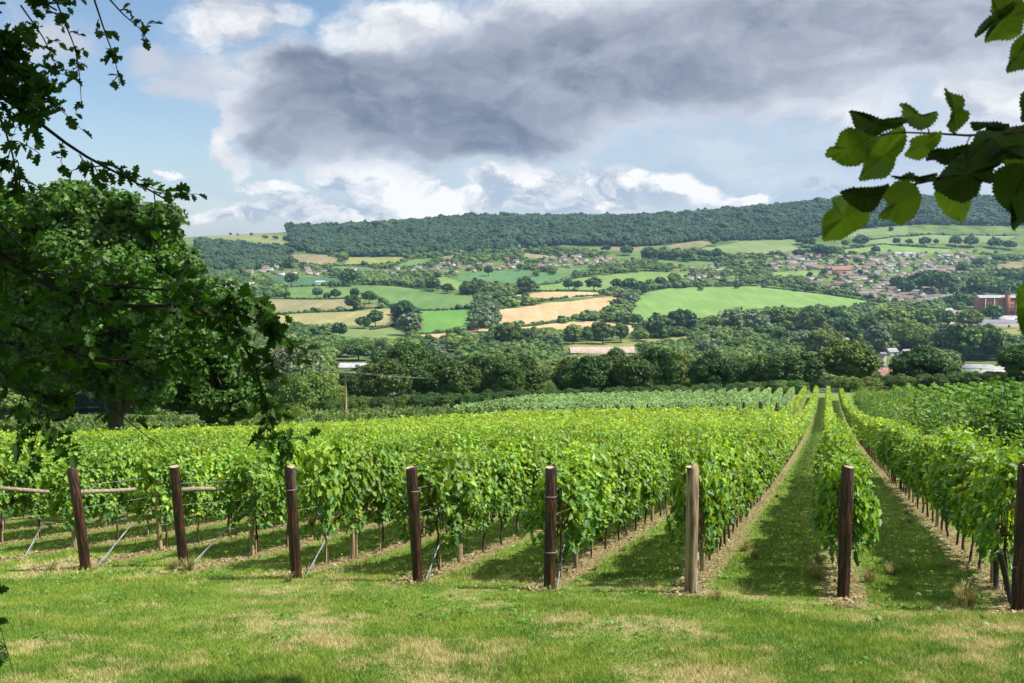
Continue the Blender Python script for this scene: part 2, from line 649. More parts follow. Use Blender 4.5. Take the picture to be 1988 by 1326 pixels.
M = {}
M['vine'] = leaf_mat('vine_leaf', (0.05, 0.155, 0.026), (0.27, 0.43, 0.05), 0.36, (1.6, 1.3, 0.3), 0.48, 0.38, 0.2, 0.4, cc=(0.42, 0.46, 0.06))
M['vine_far'] = leaf_mat('vine_leaf_far', (0.06, 0.165, 0.022), (0.30, 0.44, 0.038), 0.36, (1.6, 1.3, 0.3), 0.5, 0.3, 0.0, 0.5)
M['vine_blue'] = leaf_mat('vine_leaf_second_block', (0.10, 0.20, 0.065), (0.24, 0.36, 0.13), 0.25, (1.2, 1.2, 0.6), 0.65, 0.15, 0.0, 0.1)
M['tree'] = leaf_mat('tree_leaf', (0.045, 0.10, 0.016), (0.12, 0.20, 0.032), 0.22, (1.3, 1.3, 0.4), 0.55, 0.25, 0.7, 0.05)
M['tree_dark'] = leaf_mat('dark_tree_leaf', (0.024, 0.062, 0.010), (0.070, 0.13, 0.022), 0.2, (1.3, 1.3, 0.4), 0.55, 0.25, 0.5, 0.12)
M['tree_light'] = leaf_mat('light_tree_leaf', (0.09, 0.15, 0.03), (0.17, 0.24, 0.05), 0.25, (1.3, 1.3, 0.4), 0.55, 0.25, 0.4, 0.1)
M['tree_grey'] = leaf_mat('willow_leaf', (0.085, 0.125, 0.06), (0.15, 0.20, 0.10), 0.2, (1.2, 1.2, 0.6), 0.55, 0.3, 0.3, 0.1)
M['wood_far'] = leaf_mat('forest_leaf', (0.009, 0.026, 0.012), (0.042, 0.078, 0.026), 0.0, None, 0.7, 0.15, 0.0, 0.008)  # cloud shadow over the hill put into these darkened leaf colours
M['maple'] = leaf_mat('field_maple_leaf', (0.022, 0.074, 0.009), (0.085, 0.175, 0.017), 0.28, (1.4, 1.4, 0.35), 0.5, 0.3, 0.0, 0.3)
M['oak'] = leaf_mat('oak_leaf', (0.018, 0.056, 0.007), (0.045, 0.115, 0.012), 0.42, (1.6, 1.7, 0.35), 0.55, 0.22, 0.0, 0.0)
M['sapling'] = leaf_mat('sapling_leaf', (0.065, 0.15, 0.025), (0.20, 0.32, 0.055), 0.35, (1.4, 1.3, 0.4), 0.5, 0.3, 0.6, 0.0, cc=(0.34, 0.32, 0.05))
M['bark'] = simple_mat('bark', (0.05, 0.035, 0.022), (0.13, 0.095, 0.065), 6, 0.9, 0.6, (3, 3, 0.6))
M['shaded_bark'] = simple_mat('shaded_bark', (0.02, 0.015, 0.011), (0.055, 0.042, 0.03), 20, 0.9, 0.4)  # shade on the oak limbs put into a darker bark colour
M['vinewood'] = simple_mat('vine_bark', (0.035, 0.025, 0.018), (0.12, 0.08, 0.05), 20, 0.9, 0.5, (3, 3, 0.5))
M['cane'] = simple_mat('bamboo_cane', (0.25, 0.17, 0.08), (0.38, 0.28, 0.14), 12, 0.6)
M['post'] = simple_mat('creosoted_post', (0.012, 0.008, 0.007), (0.12, 0.042, 0.020), 4.5, 0.55, 0.9, (9, 9, 0.7), 0.5, 0.4, lo=0.45, hi=0.68)
M['pale_post'] = simple_mat('weathered_post', (0.13, 0.085, 0.05), (0.36, 0.27, 0.17), 3.5, 0.75, 0.6, (6, 6, 0.7), 0.0)
M['stake'] = simple_mat('treated_stake', (0.20, 0.16, 0.085), (0.40, 0.32, 0.18), 5, 0.8, 0.4, (4, 4, 0.6), 0.3)
M['rail'] = simple_mat('weathered_rail', (0.15, 0.11, 0.07), (0.34, 0.29, 0.23), 5, 0.8, 0.3, (1, 6, 6), 0.2)
M['cut'] = simple_mat('cut_wood', (0.30, 0.21, 0.14), (0.45, 0.35, 0.25), 25, 0.85)
M['pipe'] = simple_mat('grey_pipe', (0.16, 0.17, 0.18), (0.28, 0.29, 0.30), 10, 0.35, 0, spec=0.5)
M['black'] = simple_mat('black_plastic', (0.012, 0.013, 0.014), (0.03, 0.03, 0.03), 10, 0.4, 0, spec=0.5)
M['wire'] = simple_mat('wire', (0.3, 0.3, 0.3), (0.4, 0.4, 0.4), 10, 0.4)
M['pole'] = simple_mat('utility_pole_wood', (0.22, 0.15, 0.09), (0.36, 0.27, 0.17), 3, 0.8, 0.3, (3, 3, 0.4))
M['metal'] = simple_mat('galvanised_metal', (0.35, 0.36, 0.37), (0.5, 0.51, 0.52), 4, 0.45)

# ------------------------------------------------------------------ fields (outlines traced, laid on the real terrain)
FIELDS = [
    ('hilltop_pasture', 'pale yellow-green pasture on the open hilltop beside the wood', 'pasture', [(388, 455), (564, 461), (578, 478), (567, 486), (388, 474)]),
    ('hay_meadow', 'brown and green meadow under the left end of the wood', 'brown', [(545, 494), (623, 494), (658, 502), (644, 514), (574, 513)]),
    ('hay_meadow', 'yellow-green meadow just under the wooded hill', 'yellow', [(675, 499), (713, 497), (786, 500), (790, 506), (730, 515), (668, 513)]),
    ('green_field', 'narrow green field above the left village', 'green', [(640, 516), (727, 519), (720, 526), (644, 523)]),
    ('green_field', 'green field on the slope below the wood and hillside houses', 'green', [(755, 518), (796, 504), (841, 501), (841, 509), (796, 517)]),
    ('hay_meadow', 'small tan patch beside the hillside houses', 'brown', [(853, 507), (862, 498), (885, 494), (883, 505)]),
    ('green_field', 'dark blue-green field below the left village', 'teal', [(520, 538), (664, 538), (664, 550), (588, 554), (520, 551)]),
    ('green_field', 'long green field with a rounded right end', 'green', [(550, 559), (685, 553), (762, 555), (928, 574), (921, 599), (810, 603), (734, 591), (706, 585), (553, 579)]),
    ('hay_meadow', 'olive tan meadow crossed by a thin hedge', 'olive', [(501, 581), (675, 580), (748, 595), (623, 605), (500, 612)]),
    ('hay_meadow', 'yellow grass meadow with scattered tufts', 'yellowtan', [(500, 616), (623, 607), (762, 598), (772, 624), (741, 634), (682, 631), (602, 636), (540, 636)]),
    ('green_field', 'bright green field left of the willow line', 'bright', [(812, 604), (921, 600), (921, 636), (806, 648)]),
    ('green_field', 'olive green meadow in front of the twin oaks', 'olivegreen', [(600, 648), (772, 633), (800, 648), (780, 664), (690, 664)]),
    ('wheat_field', 'thin tan stubble strip beside the bright green field', 'wheat', [(806, 650), (970, 637), (963, 650), (866, 658), (815, 664)]),
    ('green_field', 'deep green field below the middle village', 'teal2', [(873, 535), (942, 527), (1021, 524), (1123, 537), (1081, 549), (1030, 555), (960, 551), (900, 548)]),
    ('green_field', 'light green strip left of the deep green field', 'light', [(820, 545), (865, 537), (905, 551), (898, 563), (850, 557)]),
    ('green_field', 'light green field behind the row of round trees', 'light', [(1125, 539), (1256, 527), (1346, 530), (1322, 545), (1247, 551), (1171, 565), (1042, 565), (1042, 556), (1090, 550)]),
    ('wheat_field', 'small tan strip above the golden wheat field', 'wheat', [(990, 582), (1003, 572), (1051, 567), (1190, 568), (1178, 575), (1081, 579), (1045, 582)]),
    ('wheat_field', 'large golden wheat field in the middle of the valley', 'wheat', [(964, 602), (1069, 587), (1178, 576), (1198, 577), (1190, 596), (1171, 609), (1123, 612), (1051, 626), (1030, 632), (955, 632)]),
    ('wheat_field', 'low tan stubble strip in front of the golden wheat field', 'wheat', [(885, 650), (1000, 636), (1045, 632), (1159, 623), (1244, 634), (1238, 648), (1093, 646), (1069, 643), (960, 648), (900, 660)]),
    ('green_field', 'large bright green field right of the wheat', 'bright2', [(1218, 606), (1247, 570), (1292, 560), (1450, 556), (1480, 557), (1600, 571), (1700, 585), (1645, 600), (1535, 600), (1450, 606), (1346, 628), (1230, 632)]),
    ('hay_meadow', 'yellow-green meadow behind the long roof', 'yellow', [(1226, 660), (1371, 651), (1330, 666), (1247, 674), (1100, 674), (1117, 664)]),
    ('hay_meadow', 'tan sloping meadow at the lower edge of the hill wood', 'brown', [(1290, 478), (1365, 466), (1380, 474), (1340, 485)]),
    ('green_field', 'wide pale green pasture under the right end of the wood', 'palegreen', [(1360, 483), (1440, 468), (1535, 463), (1560, 483), (1487, 494), (1400, 492)]),
    ('green_field', 'green field behind the middle village right end', 'green', [(1277, 503), (1395, 509), (1395, 521), (1277, 512)]),
    ('green_field', 'thin green field above the middle village', 'green', [(1180, 492), (1253, 498), (1247, 506), (1184, 499)]),
    ('green_field', 'thin green strip above the deep green field', 'green', [(1075, 520), (1147, 520), (1147, 529), (1081, 529)]),
    ('hay_meadow', 'olive paddock among the hillside houses', 'olive', [(1015, 490), (1069, 496), (1066, 502), (1020, 503)]),
    ('hay_meadow', 'tan patches under the wood in the middle', 'brown', [(1180, 478), (1250, 480), (1250, 489), (1190, 487)]),
    ('green_field', 'long pale green pasture above the town', 'palegreen', [(1684, 465), (1811, 455), (1975, 457), (1944, 468), (1762, 474), (1684, 473)]),
    ('green_field', 'bright green field right above the town', 'light', [(1629, 485), (1714, 475), (1847, 484), (1840, 492), (1762, 489), (1639, 491)]),
    ('green_field', 'bright green playing field at the left of the town', 'light', [(1497, 529), (1594, 527), (1590, 538), (1500, 538)]),
    ('green_field', 'olive green pasture under the hill behind the hazel leaves', 'palegreen', [(1640, 443), (1762, 441), (1762, 455), (1625, 460)]),
    ('hay_meadow', 'tan field right of the town', 'brown', [(1935, 514), (1995, 505), (1995, 520), (1940, 521)]),
    ('hay_meadow', 'yellow meadow in front of the brick mill', 'yellow', [(1930, 642), (1995, 637), (1995, 656), (1937, 657)]),
    ('hay_meadow', 'yellow-green clearing in the near valley woods', 'yellow', [(1370, 650), (1600, 640), (1640, 646), (1500, 655)]),
]
FCOL = {
    'pasture': ((0.146, 0.169, 0.059), (0.217, 0.212, 0.088)), 'brown': ((0.133, 0.145, 0.063), (0.247, 0.183, 0.107)),
    'yellow': ((0.166, 0.195, 0.054), (0.261, 0.238, 0.086)), 'green': ((0.083, 0.160, 0.043), (0.128, 0.187, 0.059)),
    'teal': ((0.044, 0.109, 0.050), (0.065, 0.135, 0.059)), 'teal2': ((0.065, 0.147, 0.054), (0.091, 0.173, 0.062)),
    'olive': ((0.172, 0.166, 0.078), (0.236, 0.207, 0.108)), 'yellowtan': ((0.197, 0.191, 0.081), (0.294, 0.253, 0.119)),
    'bright': ((0.086, 0.208, 0.039), (0.118, 0.229, 0.048)), 'olivegreen': ((0.122, 0.180, 0.058), (0.173, 0.202, 0.074)),
    'wheat': ((0.376, 0.270, 0.136), (0.430, 0.325, 0.184)), 'light': ((0.123, 0.205, 0.053), (0.168, 0.239, 0.069)),
    'bright2': ((0.130, 0.224, 0.057), (0.170, 0.264, 0.076)), 'palegreen': ((0.128, 0.181, 0.065), (0.181, 0.216, 0.093)),
}


def field_mat(key):
    k = 'field_' + key
    if k in M:
        return M[k]
    ca, cb = FCOL[key]
    m_, n = new_mat(k)
    g = n.node('ShaderNodeNewGeometry').outputs['Position']
    a = n.noise(g, 0.012, 6, 0.6)
    b = n.noise(g, 0.09, 5, 0.7)
    sx, sy, sz = n.sep(g)
    tram = n.m('ABSOLUTE', n.m('SINE', n.m('MULTIPLY', n.m('ADD', n.m('MULTIPLY', sx, 0.93), n.m('MULTIPLY', sy, 0.37)), math.pi / 24)))
    col = n.mix(n.step(n.m('ADD', n.m('MULTIPLY', a, 0.55), n.m('MULTIPLY', b, 0.45)), 0.40, 0.60), ca, cb)
    mp_ = n.node('ShaderNodeMapping')
    mp_.inputs['Rotation'].default_value = (0, 0, 0.38)
    mp_.inputs['Scale'].default_value = (1.0, 0.09, 1.0)
    n.put(mp_.inputs[0], g)
    st = n.step(n.noise(mp_.outputs[0], 0.07, 5, 0.65), 0.35, 0.65)
    col = n.mix(n.m('MULTIPLY', st, 0.55), col, tuple(c * 0.78 for c in ca))
    col = n.mix(n.m('MULTIPLY', n.step(tram, 0.14, 0.02), 0.4), col, tuple(c * 0.6 for c in ca))
    p = n.node('ShaderNodeBsdfPrincipled')
    n.put(p.inputs['Base Color'], col)
    p.inputs['Roughness'].default_value = 0.9
    p.inputs['Specular IOR Level'].default_value = 0.1
    out = n.node('ShaderNodeOutputMaterial')
    n.l.new(p.outputs[0], out.inputs[0])
    M[k] = m_
    return m_


def in_poly(px, py, poly):
    px = np.asarray(px, float)
    py = np.asarray(py, float)
    ins = np.zeros(px.shape, bool)
    n = len(poly)
    for i in range(n):
        x1, y1 = poly[i]
        x2, y2 = poly[(i + 1) % n]
        if y1 == y2:
            continue
        c = ((y1 > py) != (y2 > py)) & (px < (x2 - x1) * (py - y1) / (y2 - y1) + x1)
        ins ^= c
    return ins


def field_plan(poly):
    """the field's outline in plan"""
    out = []
    for x, y in poly:
        X, Y, Z = at(x, y, 300)
        out.append((X, Y))
    return out


PLANS = [field_plan(f[3]) for f in FIELDS]

GREEN = 0


def ground_mat():
    m_, n = new_mat('ground')
    g = n.node('ShaderNodeNewGeometry').outputs['Position']
    x, y, z = n.sep(g)
    u = n.m('ADD', n.m('MULTIPLY', x, float(DU[0])), n.m('MULTIPLY', y, float(DU[1])))
    v = n.m('ADD', n.m('MULTIPLY', x, float(DV[0])), n.m('MULTIPLY', y, float(DV[1])))
    big = n.noise(g, 0.55, 5, 0.6)
    med = n.noise(g, 2.6, 5, 0.65)
    fin = n.noise(g, 28.0, 4, 0.7)
    vfin = n.noise(g, 110.0, 2, 0.6)
    dry = n.m('ADD', n.m('MULTIPLY', big, 0.6), n.m('MULTIPLY', med, 0.4))
    aisle = n.step(u, U0 + 2.0, U0 + 0.0)       # 1 in the open headland, 0 among the rows
    dryf = n.m('MULTIPLY', n.step(dry, 0.45, 0.61), n.m('ADD', n.m('MULTIPLY', aisle, 0.75), 0.12))
    gcol = n.mix(n.step(fin, 0.3, 0.7), (0.075, 0.14, 0.02), (0.17, 0.25, 0.04))
    dcol = n.mix(n.step(fin, 0.3, 0.7), (0.20, 0.17, 0.08), (0.42, 0.36, 0.19))
    near = n.mix(dryf, gcol, dcol)
    # bare strip under each row of vines
    r = n.m('DIVIDE', n.m('SUBTRACT', v, V0), ROW)
    rr = n.m('ABSOLUTE', n.m('SUBTRACT', n.m('FRACT', n.m('ADD', r, 0.5)), 0.5))
    wob = n.m('MULTIPLY', n.m('SUBTRACT', med, 0.5), 0.5)
    strip = n.step(n.m('ADD', rr, wob), 0.175, 0.09)
    inrow = n.m('MULTIPLY', n.step(n.m('ADD', u, n.m('MULTIPLY', wob, 4.0)), U0 - 0.75, U0 - 0.3), n.step(v, V0 - ROW - 1.2, V0 - ROW - 0.8))
    strip = n.m('MULTIPLY', strip, inrow)
    soil = n.mix(n.step(fin, 0.32, 0.68), (0.11, 0.085, 0.04), (0.31, 0.25, 0.13))
    soil = n.mix(n.step(n.noise(g, 9.0, 3, 0.6), 0.56, 0.66), soil, (0.10, 0.15, 0.03))
    near = n.mix(strip, near, soil)
    f2 = n.noise(g, 0.02, 6, 0.65)
    far = n.mix(n.step(f2, 0.35, 0.65), (0.045, 0.085, 0.020), (0.12, 0.16, 0.045))
    col = n.mix(n.step(y, 175.0, 230.0), near, far)
    p = n.node('ShaderNodeBsdfPrincipled')
    n.put(p.inputs['Base Color'], col)
    p.inputs['Roughness'].default_value = 0.95
    p.inputs['Specular IOR Level'].default_value = 0.1
    h = n.m('ADD', n.m('MULTIPLY', fin, 0.6), n.m('MULTIPLY', vfin, 0.4))
    n.put(p.inputs['Normal'], n.bump(h, 0.5, 0.05))
    out = n.node('ShaderNodeOutputMaterial')
    n.l.new(p.outputs[0], out.inputs[0])
    return m_


def build_ground():
    a_f = np.arctan((np.arange(-60, 2052, 3) - 994) / F_PX)
    a_l = np.linspace(R(-180), a_f[0], 60)[:-1]
    a_r = np.linspace(a_f[-1], R(180), 60)[1:]
    az = np.concatenate([a_l, a_f, a_r])
    d1 = np.geomspace(1.0, 170, 130)
    d2 = np.geomspace(172, 750, 60)
    d3 = 750 * np.power(3200 / 750, np.linspace(0, 1, 330))[1:]
    d4 = np.linspace(3230, 4200, 12)
    d = np.concatenate([d1, d2, d3, d4])
    A, D = np.meshgrid(az, d, indexing='ij')
    # radial rings; inside the fan distance is measured along the view so that the rows follow the terrain tables
    fan = np.abs(A) < R(32)
    X = D * np.sin(A)
    Y = D * np.cos(A)
    ca = np.where(fan, 1 / np.cos(A), 1 / math.cos(R(32)))
    X *= ca
    Y *= ca
    Z = gz(X, Y)
    na, nd = A.shape
    V = np.stack([X, Y, Z], -1).reshape(-1, 3)
    i = np.arange(na - 1)[:, None] * nd
    j = np.arange(nd - 1)[None, :]
    F = np.stack([i + j, i + nd + j, i + nd + j + 1, i + j + 1], -1).reshape(-1, 4)[:, ::-1]
    # centre disc
    c = V[F].mean(1)
    own = np.full(len(F), -1)
    sel = (c[:, 1] > 600) & (np.abs(np.arctan2(c[:, 0], c[:, 1])) < R(31))
    idx = np.nonzero(sel)[0]
    for k, pl in enumerate(PLANS):
        ins = in_poly(c[idx, 0], c[idx, 1], pl)
        own[idx[ins]] = k
    # centre fan around the camera's feet
    cen = len(V)
    V = np.vstack([V, [[0, 0, gz1(0, 0)]]])
    tri = np.stack([np.arange(na - 1) * nd, np.arange(1, na) * nd, np.full(na - 1, cen)], -1)[:, ::-1]

    def sub(name, FF, mat):
        used, inv = np.unique(np.concatenate([f.ravel() for f in FF]), return_inverse=True)
        out, p = [], 0
        for f in FF:
            out.append(inv[p:p + f.size].reshape(f.shape))
            p += f.size
        return link(name, new_mesh(name, V[used], out, mat, True))
    g = sub('ground', [tri, F[own == -1]], ground_mat())
    tag(g, 'mown sloping grass with dry patches and bare strips under the vines', 'ground', kind='structure')
    for k, (nm, lab, key, poly) in enumerate(FIELDS):
        ff = F[own == k]
        if len(ff):
            tag(sub(nm, [ff], field_mat(key)), lab, 'field', kind='structure')


build_ground()

# ------------------------------------------------------------------ the vineyard


def vine_foliage(seed, n, size, leaf, L=1.0, shoots=26, thick=0.24, top=1.80, bottom=0.69):
    rg = np.random.default_rng(seed)
    mb = MB()
    x = rg.uniform(-L / 2 - 0.1, L / 2 + 0.1, n)
    t = rg.beta(1.15, 1.0, n)
    z = bottom + (top - bottom) * t
    z += 0.06 * np.sin(x * 7 + seed) * (t > 0.8) - 0.08 * np.abs(np.sin(x * 5 + seed * 2)) * (t < 0.15)
    prof = thick * (0.55 + 0.9 * np.sin(np.pi * np.clip(0.12 + 0.8 * t, 0, 1)) * 0.8) * (1 + 0.35 * np.sin(x * 6.3 + z * 5 + seed))
    side = np.where(rg.random(n) < 0.5, -1, 1)
    r = 1 - 0.55 * rg.random(n) ** 1.8
    y = side * prof * r
    topm = rg.random(n) < 0.16
    y = np.where(topm, rg.uniform(-1, 1, n) * thick * 0.8, y)
    z = np.where(topm, top + rg.normal(0, 0.07, n), z)
    P = np.stack([x, y, z], -1)
    N = np.stack([rg.normal(0, 0.5, n), side * rg.uniform(0.25, 1.0, n), rg.uniform(0.1, 1.1, n)], -1)
    N[topm] = np.stack([rg.normal(0, 0.6, topm.sum()), rg.normal(0, 0.6, topm.sum()), np.ones(topm.sum())], -1)
    up = np.stack([rg.normal(0, 0.6, n), side * 0.35, -np.ones(n) * 0.8], -1)
    tint = np.clip(rg.normal(0.42, 0.34, n) + (z - 1.3) * 0.35, 0, 0.94)  # leaves lightened with height: sunlit canopy top put into the tint
    tint = np.where(rg.random(n) < 0.012, 1.0, tint)
    scatter(mb, leaf, P, N, size * rg.uniform(0.65, 1.15, n), tint=tint, rg=rg, up=up)
    for _ in range(shoots // 4):
        x0 = rg.uniform(-L / 2, L / 2)
        hh = rg.uniform(0.12, 0.46)
        dx, dy = rg.normal(0, 0.16, 2)
        y0 = rg.uniform(-0.12, 0.12)
        k = 7
        tt = np.linspace(0, 1, k)
        P = np.stack([x0 + dx * tt, y0 + dy * tt, top - 0.05 + hh * tt], -1)
        N = rg.normal(0, 1, (k, 3)) + [0, 0, 0.4]
        scatter(mb, leaf, P, N, size * (1.0 - 0.6 * tt), tint=np.clip(rg.uniform(0.6, 0.94, k), 0, 1), rg=rg)
    # sideways shoots
    for _ in range(shoots // 5):
        x0 = rg.uniform(-L / 2, L / 2)
        sd = rg.choice([-1, 1])
        z0 = rg.uniform(0.9, 1.7)
        k = 6
        tt = np.linspace(0, 1, k)
        ln = rg.uniform(0.12, 0.28)
        P = np.stack([x0 + rg.normal(0, 0.1) * tt, sd * (thick * 0.9 + ln * tt), z0 + rg.uniform(-0.1, 0.16) * tt], -1)
        N = rg.normal(0, 0.7, (k, 3)) + [0, sd * 0.5, 0.8]
        scatter(mb, leaf, P, N, size * (1.0 - 0.5 * tt), tint=rg.uniform(0.5, 0.94, k), rg=rg)
    return mb


def vine_trunk(seed):
    rg = np.random.default_rng(seed)
    mb = MB()
    z = np.linspace(-0.05, 0.82, 8)
    w = np.cumsum(rg.normal(0, 0.014, (8, 2)), 0)
    mb.tube(np.column_stack([w[:, 0], w[:, 1], z]), np.linspace(0.024, 0.017, 8), 6)
    for s in (-1, 1):
        x = np.linspace(0, 0.5 * s, 6)
        mb.tube(np.column_stack([x + w[-1, 0], np.full(6, w[-1, 1]) + rg.normal(0, 0.012, 6), 0.80 + 0.05 * np.sin(np.abs(x) * 6)]), np.linspace(0.016, 0.010, 6), 5)
    for k in range(4):
        x0 = rg.uniform(-0.45, 0.45)
        zz = np.linspace(0.82, 1.7, 5)
        mb.tube(np.column_stack([x0 + np.cumsum(rg.normal(0, 0.03, 5)), rg.normal(0, 0.05) + np.cumsum(rg.normal(0, 0.02, 5)), zz]), 0.006, 4)
    return mb.mesh('vine_trunk', M['vinewood'], True)


def visible(x, y, margin=60):
    if y < 3:
        return False
    px, py = to_px(x, y, gz1(x, y) + 1.2)
    return -margin < px < 1988 + margin and py < 1420


NV = 7
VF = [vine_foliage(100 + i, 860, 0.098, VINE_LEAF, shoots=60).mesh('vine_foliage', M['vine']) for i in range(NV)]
VTK = [vine_trunk(200 + i) for i in range(NV)]
_c = MB()
_c.tube([(0.05, 0.01, -0.03), (0.045, 0.0, 1.25)], 0.009, 5)
CANE = _c.mesh('support_cane', M['cane'])
# the loose end plant of a row: sparser, with shoots reaching sideways over the grass
ENDF = [vine_foliage(150 + i, 640, 0.112, VINE_LEAF, 1.0, 60, 0.30, 1.78, 0.64).mesh('vine_foliage', M['vine']) for i in range(2)]

POSTNAME = {-1: 'dark post at the right edge of the photo', 0: 'dark post between the two grass aisles', 1: 'pale brown post', 2: 'dark post next left of the pale one',
            3: 'dark post second left of the pale one', 4: 'blackish post third left of the pale one', 5: 'reddish post with the right-hand of two rails',
            6: 'reddish post with the left-hand of two rails'}


def near_end(v):
    return U0


def block_limit(x, y):
    """near block: nothing beyond the diagonal rough edge on the left"""
    return y < 60 + (x + 27) * 2.10 or x > 0


vines = []
for k in range(-1, 32):
    v = V0 + ROW * k
    u = U0 + 0.85
    idx = 0
    while u < 178:
        idx += 1
        gap = k >= 3 and 109.5 < u < 123.5
        x, y = uv2xy(u, v)
        ok = not gap and (block_limit(x, y) if (u < 118) else (k <= 20 or (k <= 27 and u > 135)))
        if k < 0 and u > 168:
            ok = False
        if k in (5, 6, 7) and idx == 1:
            ok = False
        if ok and visible(x, y):
            vines.append((math.hypot(x, y), k, idx, u, v, x, y))
        u += 1.0
vines.sort()
N_IND = 300
v_near, v_rest = vines[:N_IND], vines[N_IND:]
RZ = math.atan2(DU[1], DU[0])
for d, k, idx, u, v, x, y in v_near:
    z = gz1(x, y)
    i = (idx * 5 + k * 3) % NV
    root = empty('grapevine', (x, y, z), RZ + (math.pi if (idx + k) % 2 else 0))
    if k in POSTNAME:
        lab = f"{ordn(idx)} grapevine behind the {POSTNAME[k]}"
    else:
        lab = f"{ordn(idx)} grapevine in the {ordn(k - 6)} row left of the leftmost post"
    tag(root, lab, 'grapevine', 'grapevines in the near rows')
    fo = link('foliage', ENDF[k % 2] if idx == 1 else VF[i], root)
    s = random.uniform(0.88, 1.1)
    fo.scale = (1, random.uniform(0.75, 1.2), s)
    link('trunk', VTK[(i + k) % NV], root)
    if idx % 3 or idx < 4:
        link('support_cane', CANE, root)


def merged_vines(name, lst, mat, per_leaf, size, seed):
    """the far vines as one mesh of leaves, coarser with distance"""
    rg = np.random.default_rng(seed)
    mb = MB()
    V = np.array([(q[0], q[3], q[4]) for q in lst])
    for lo, hi, n, sz in per_leaf:
        S = V[(V[:, 0] >= lo) & (V[:, 0] < hi)]
        if not len(S):
            continue
        m_ = len(S) * n
        b = np.repeat(S, n, 0)
        vig = np.repeat(rg.normal(0, 0.05, len(S)), n)
        uu = b[:, 1] + rg.uniform(-0.6, 0.6, m_)
        t = rg.beta(1.6, 0.9, m_)
        zz = 0.60 + 1.25 * t + vig
        side = np.where(rg.random(m_) < 0.5, -1, 1)
        w = (0.26 + 0.10 * np.sin(uu * 3.1 + b[:, 2] * 9)) * np.sin(np.pi * np.clip(0.2 + 0.65 * t, 0, 1))
        off = side * w * (1 - 0.5 * rg.random(m_) ** 2)
        tp = rg.random(m_) < 0.25
        off = np.where(tp, rg.uniform(-0.24, 0.24, m_), off)
        zz = np.where(tp, 1.84 + vig + 0.10 * np.sin(uu * 2.3 + b[:, 2] * 5) + np.abs(rg.normal(0, 0.10, m_)), zz)
        vv = b[:, 2] + off
        X = uu * DU[0] + vv * DV[0]
        Y = uu * DU[1] + vv * DV[1]
        P = np.stack([X, Y, gz(X, Y) + zz], -1)
        N2 = np.stack([rg.normal(0, 0.5, m_), side * rg.uniform(0.2, 1, m_), rg.uniform(0.1, 1.2, m_)], -1)
        N2[tp] = np.stack([rg.normal(0, .6, tp.sum()), rg.normal(0, .6, tp.sum()), np.ones(tp.sum())], -1)
        N = np.stack([N2[:, 0] * DU[0] + N2[:, 1] * DV[0], N2[:, 0] * DU[1] + N2[:, 1] * DV[1], N2[:, 2]], -1)
        tint = np.clip(rg.normal(0.45, 0.28, m_) + (zz - 1.3) * 0.35, 0, 0.94)  # higher leaves paler, standing in for light on the canopy top
        scatter(mb, DIAMOND if sz < 0.24 else SQUARE, P, N, sz * rg.uniform(0.7, 1.25, m_), tint=tint, rg=rg)
    o = link(name, mb.mesh(name, mat))
    return o


nb = [q for q in v_rest if q[3] < 118 or q[1] <= 2]
sb = [q for q in v_rest if not (q[3] < 118 or q[1] <= 2)]
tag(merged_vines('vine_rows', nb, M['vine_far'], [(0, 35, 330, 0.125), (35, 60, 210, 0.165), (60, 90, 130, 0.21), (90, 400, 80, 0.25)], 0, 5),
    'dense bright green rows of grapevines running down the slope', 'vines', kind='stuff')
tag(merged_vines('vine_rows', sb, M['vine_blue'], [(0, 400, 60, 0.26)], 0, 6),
    'duller green block of grapevines beyond the line of dark posts', 'vines', kind='stuff')
# trunks and bare legs of the far rows
_tk = MB()
for d, k, idx, u, v, x, y in v_rest:
    if d < 70 or (k in (-1, 0, 1) and d < 120):
        z = gz1(x, y)
        _tk.tube([(x, y, z - 0.05), (x + random.uniform(-.02, .02), y, z + 0.8)], 0.022, 4, False)
tag(link('vine_stems', _tk.mesh('vine_stems', M['vinewood'])), 'thin dark vine stems under the farther rows', 'vine stems', kind='stuff')


def round_post(h, r, seed, mat, seg=14, wob=0.006):
    rg = np.random.default_rng(seed)
    mb = MB()
    zz = np.array([-0.15, 0.0, 0.3, 0.7, 1.1, h - 0.02, h - 0.006])
    off = np.cumsum(rg.normal(0, wob, (len(zz), 2)), 0)
    rr = r * (1 + rg.normal(0, 0.02, len(zz)))
    rr[-1] *= 0.93
    mb.tube(np.column_stack([off, zz]), rr, seg, False)
    top = MB()
    th = np.arange(seg) * 2 * math.pi / seg
    V = np.column_stack([off[-1, 0] + rr[-1] * np.cos(th), off[-1, 1] + rr[-1] * np.sin(th), np.full(seg, h - 0.006 + 0.001)])
    top.add(V, np.arange(seg)[None, :])
    V2 = V.copy()
    return mb.mesh('post', mat, True), top.mesh('cut_top', M['cut'])


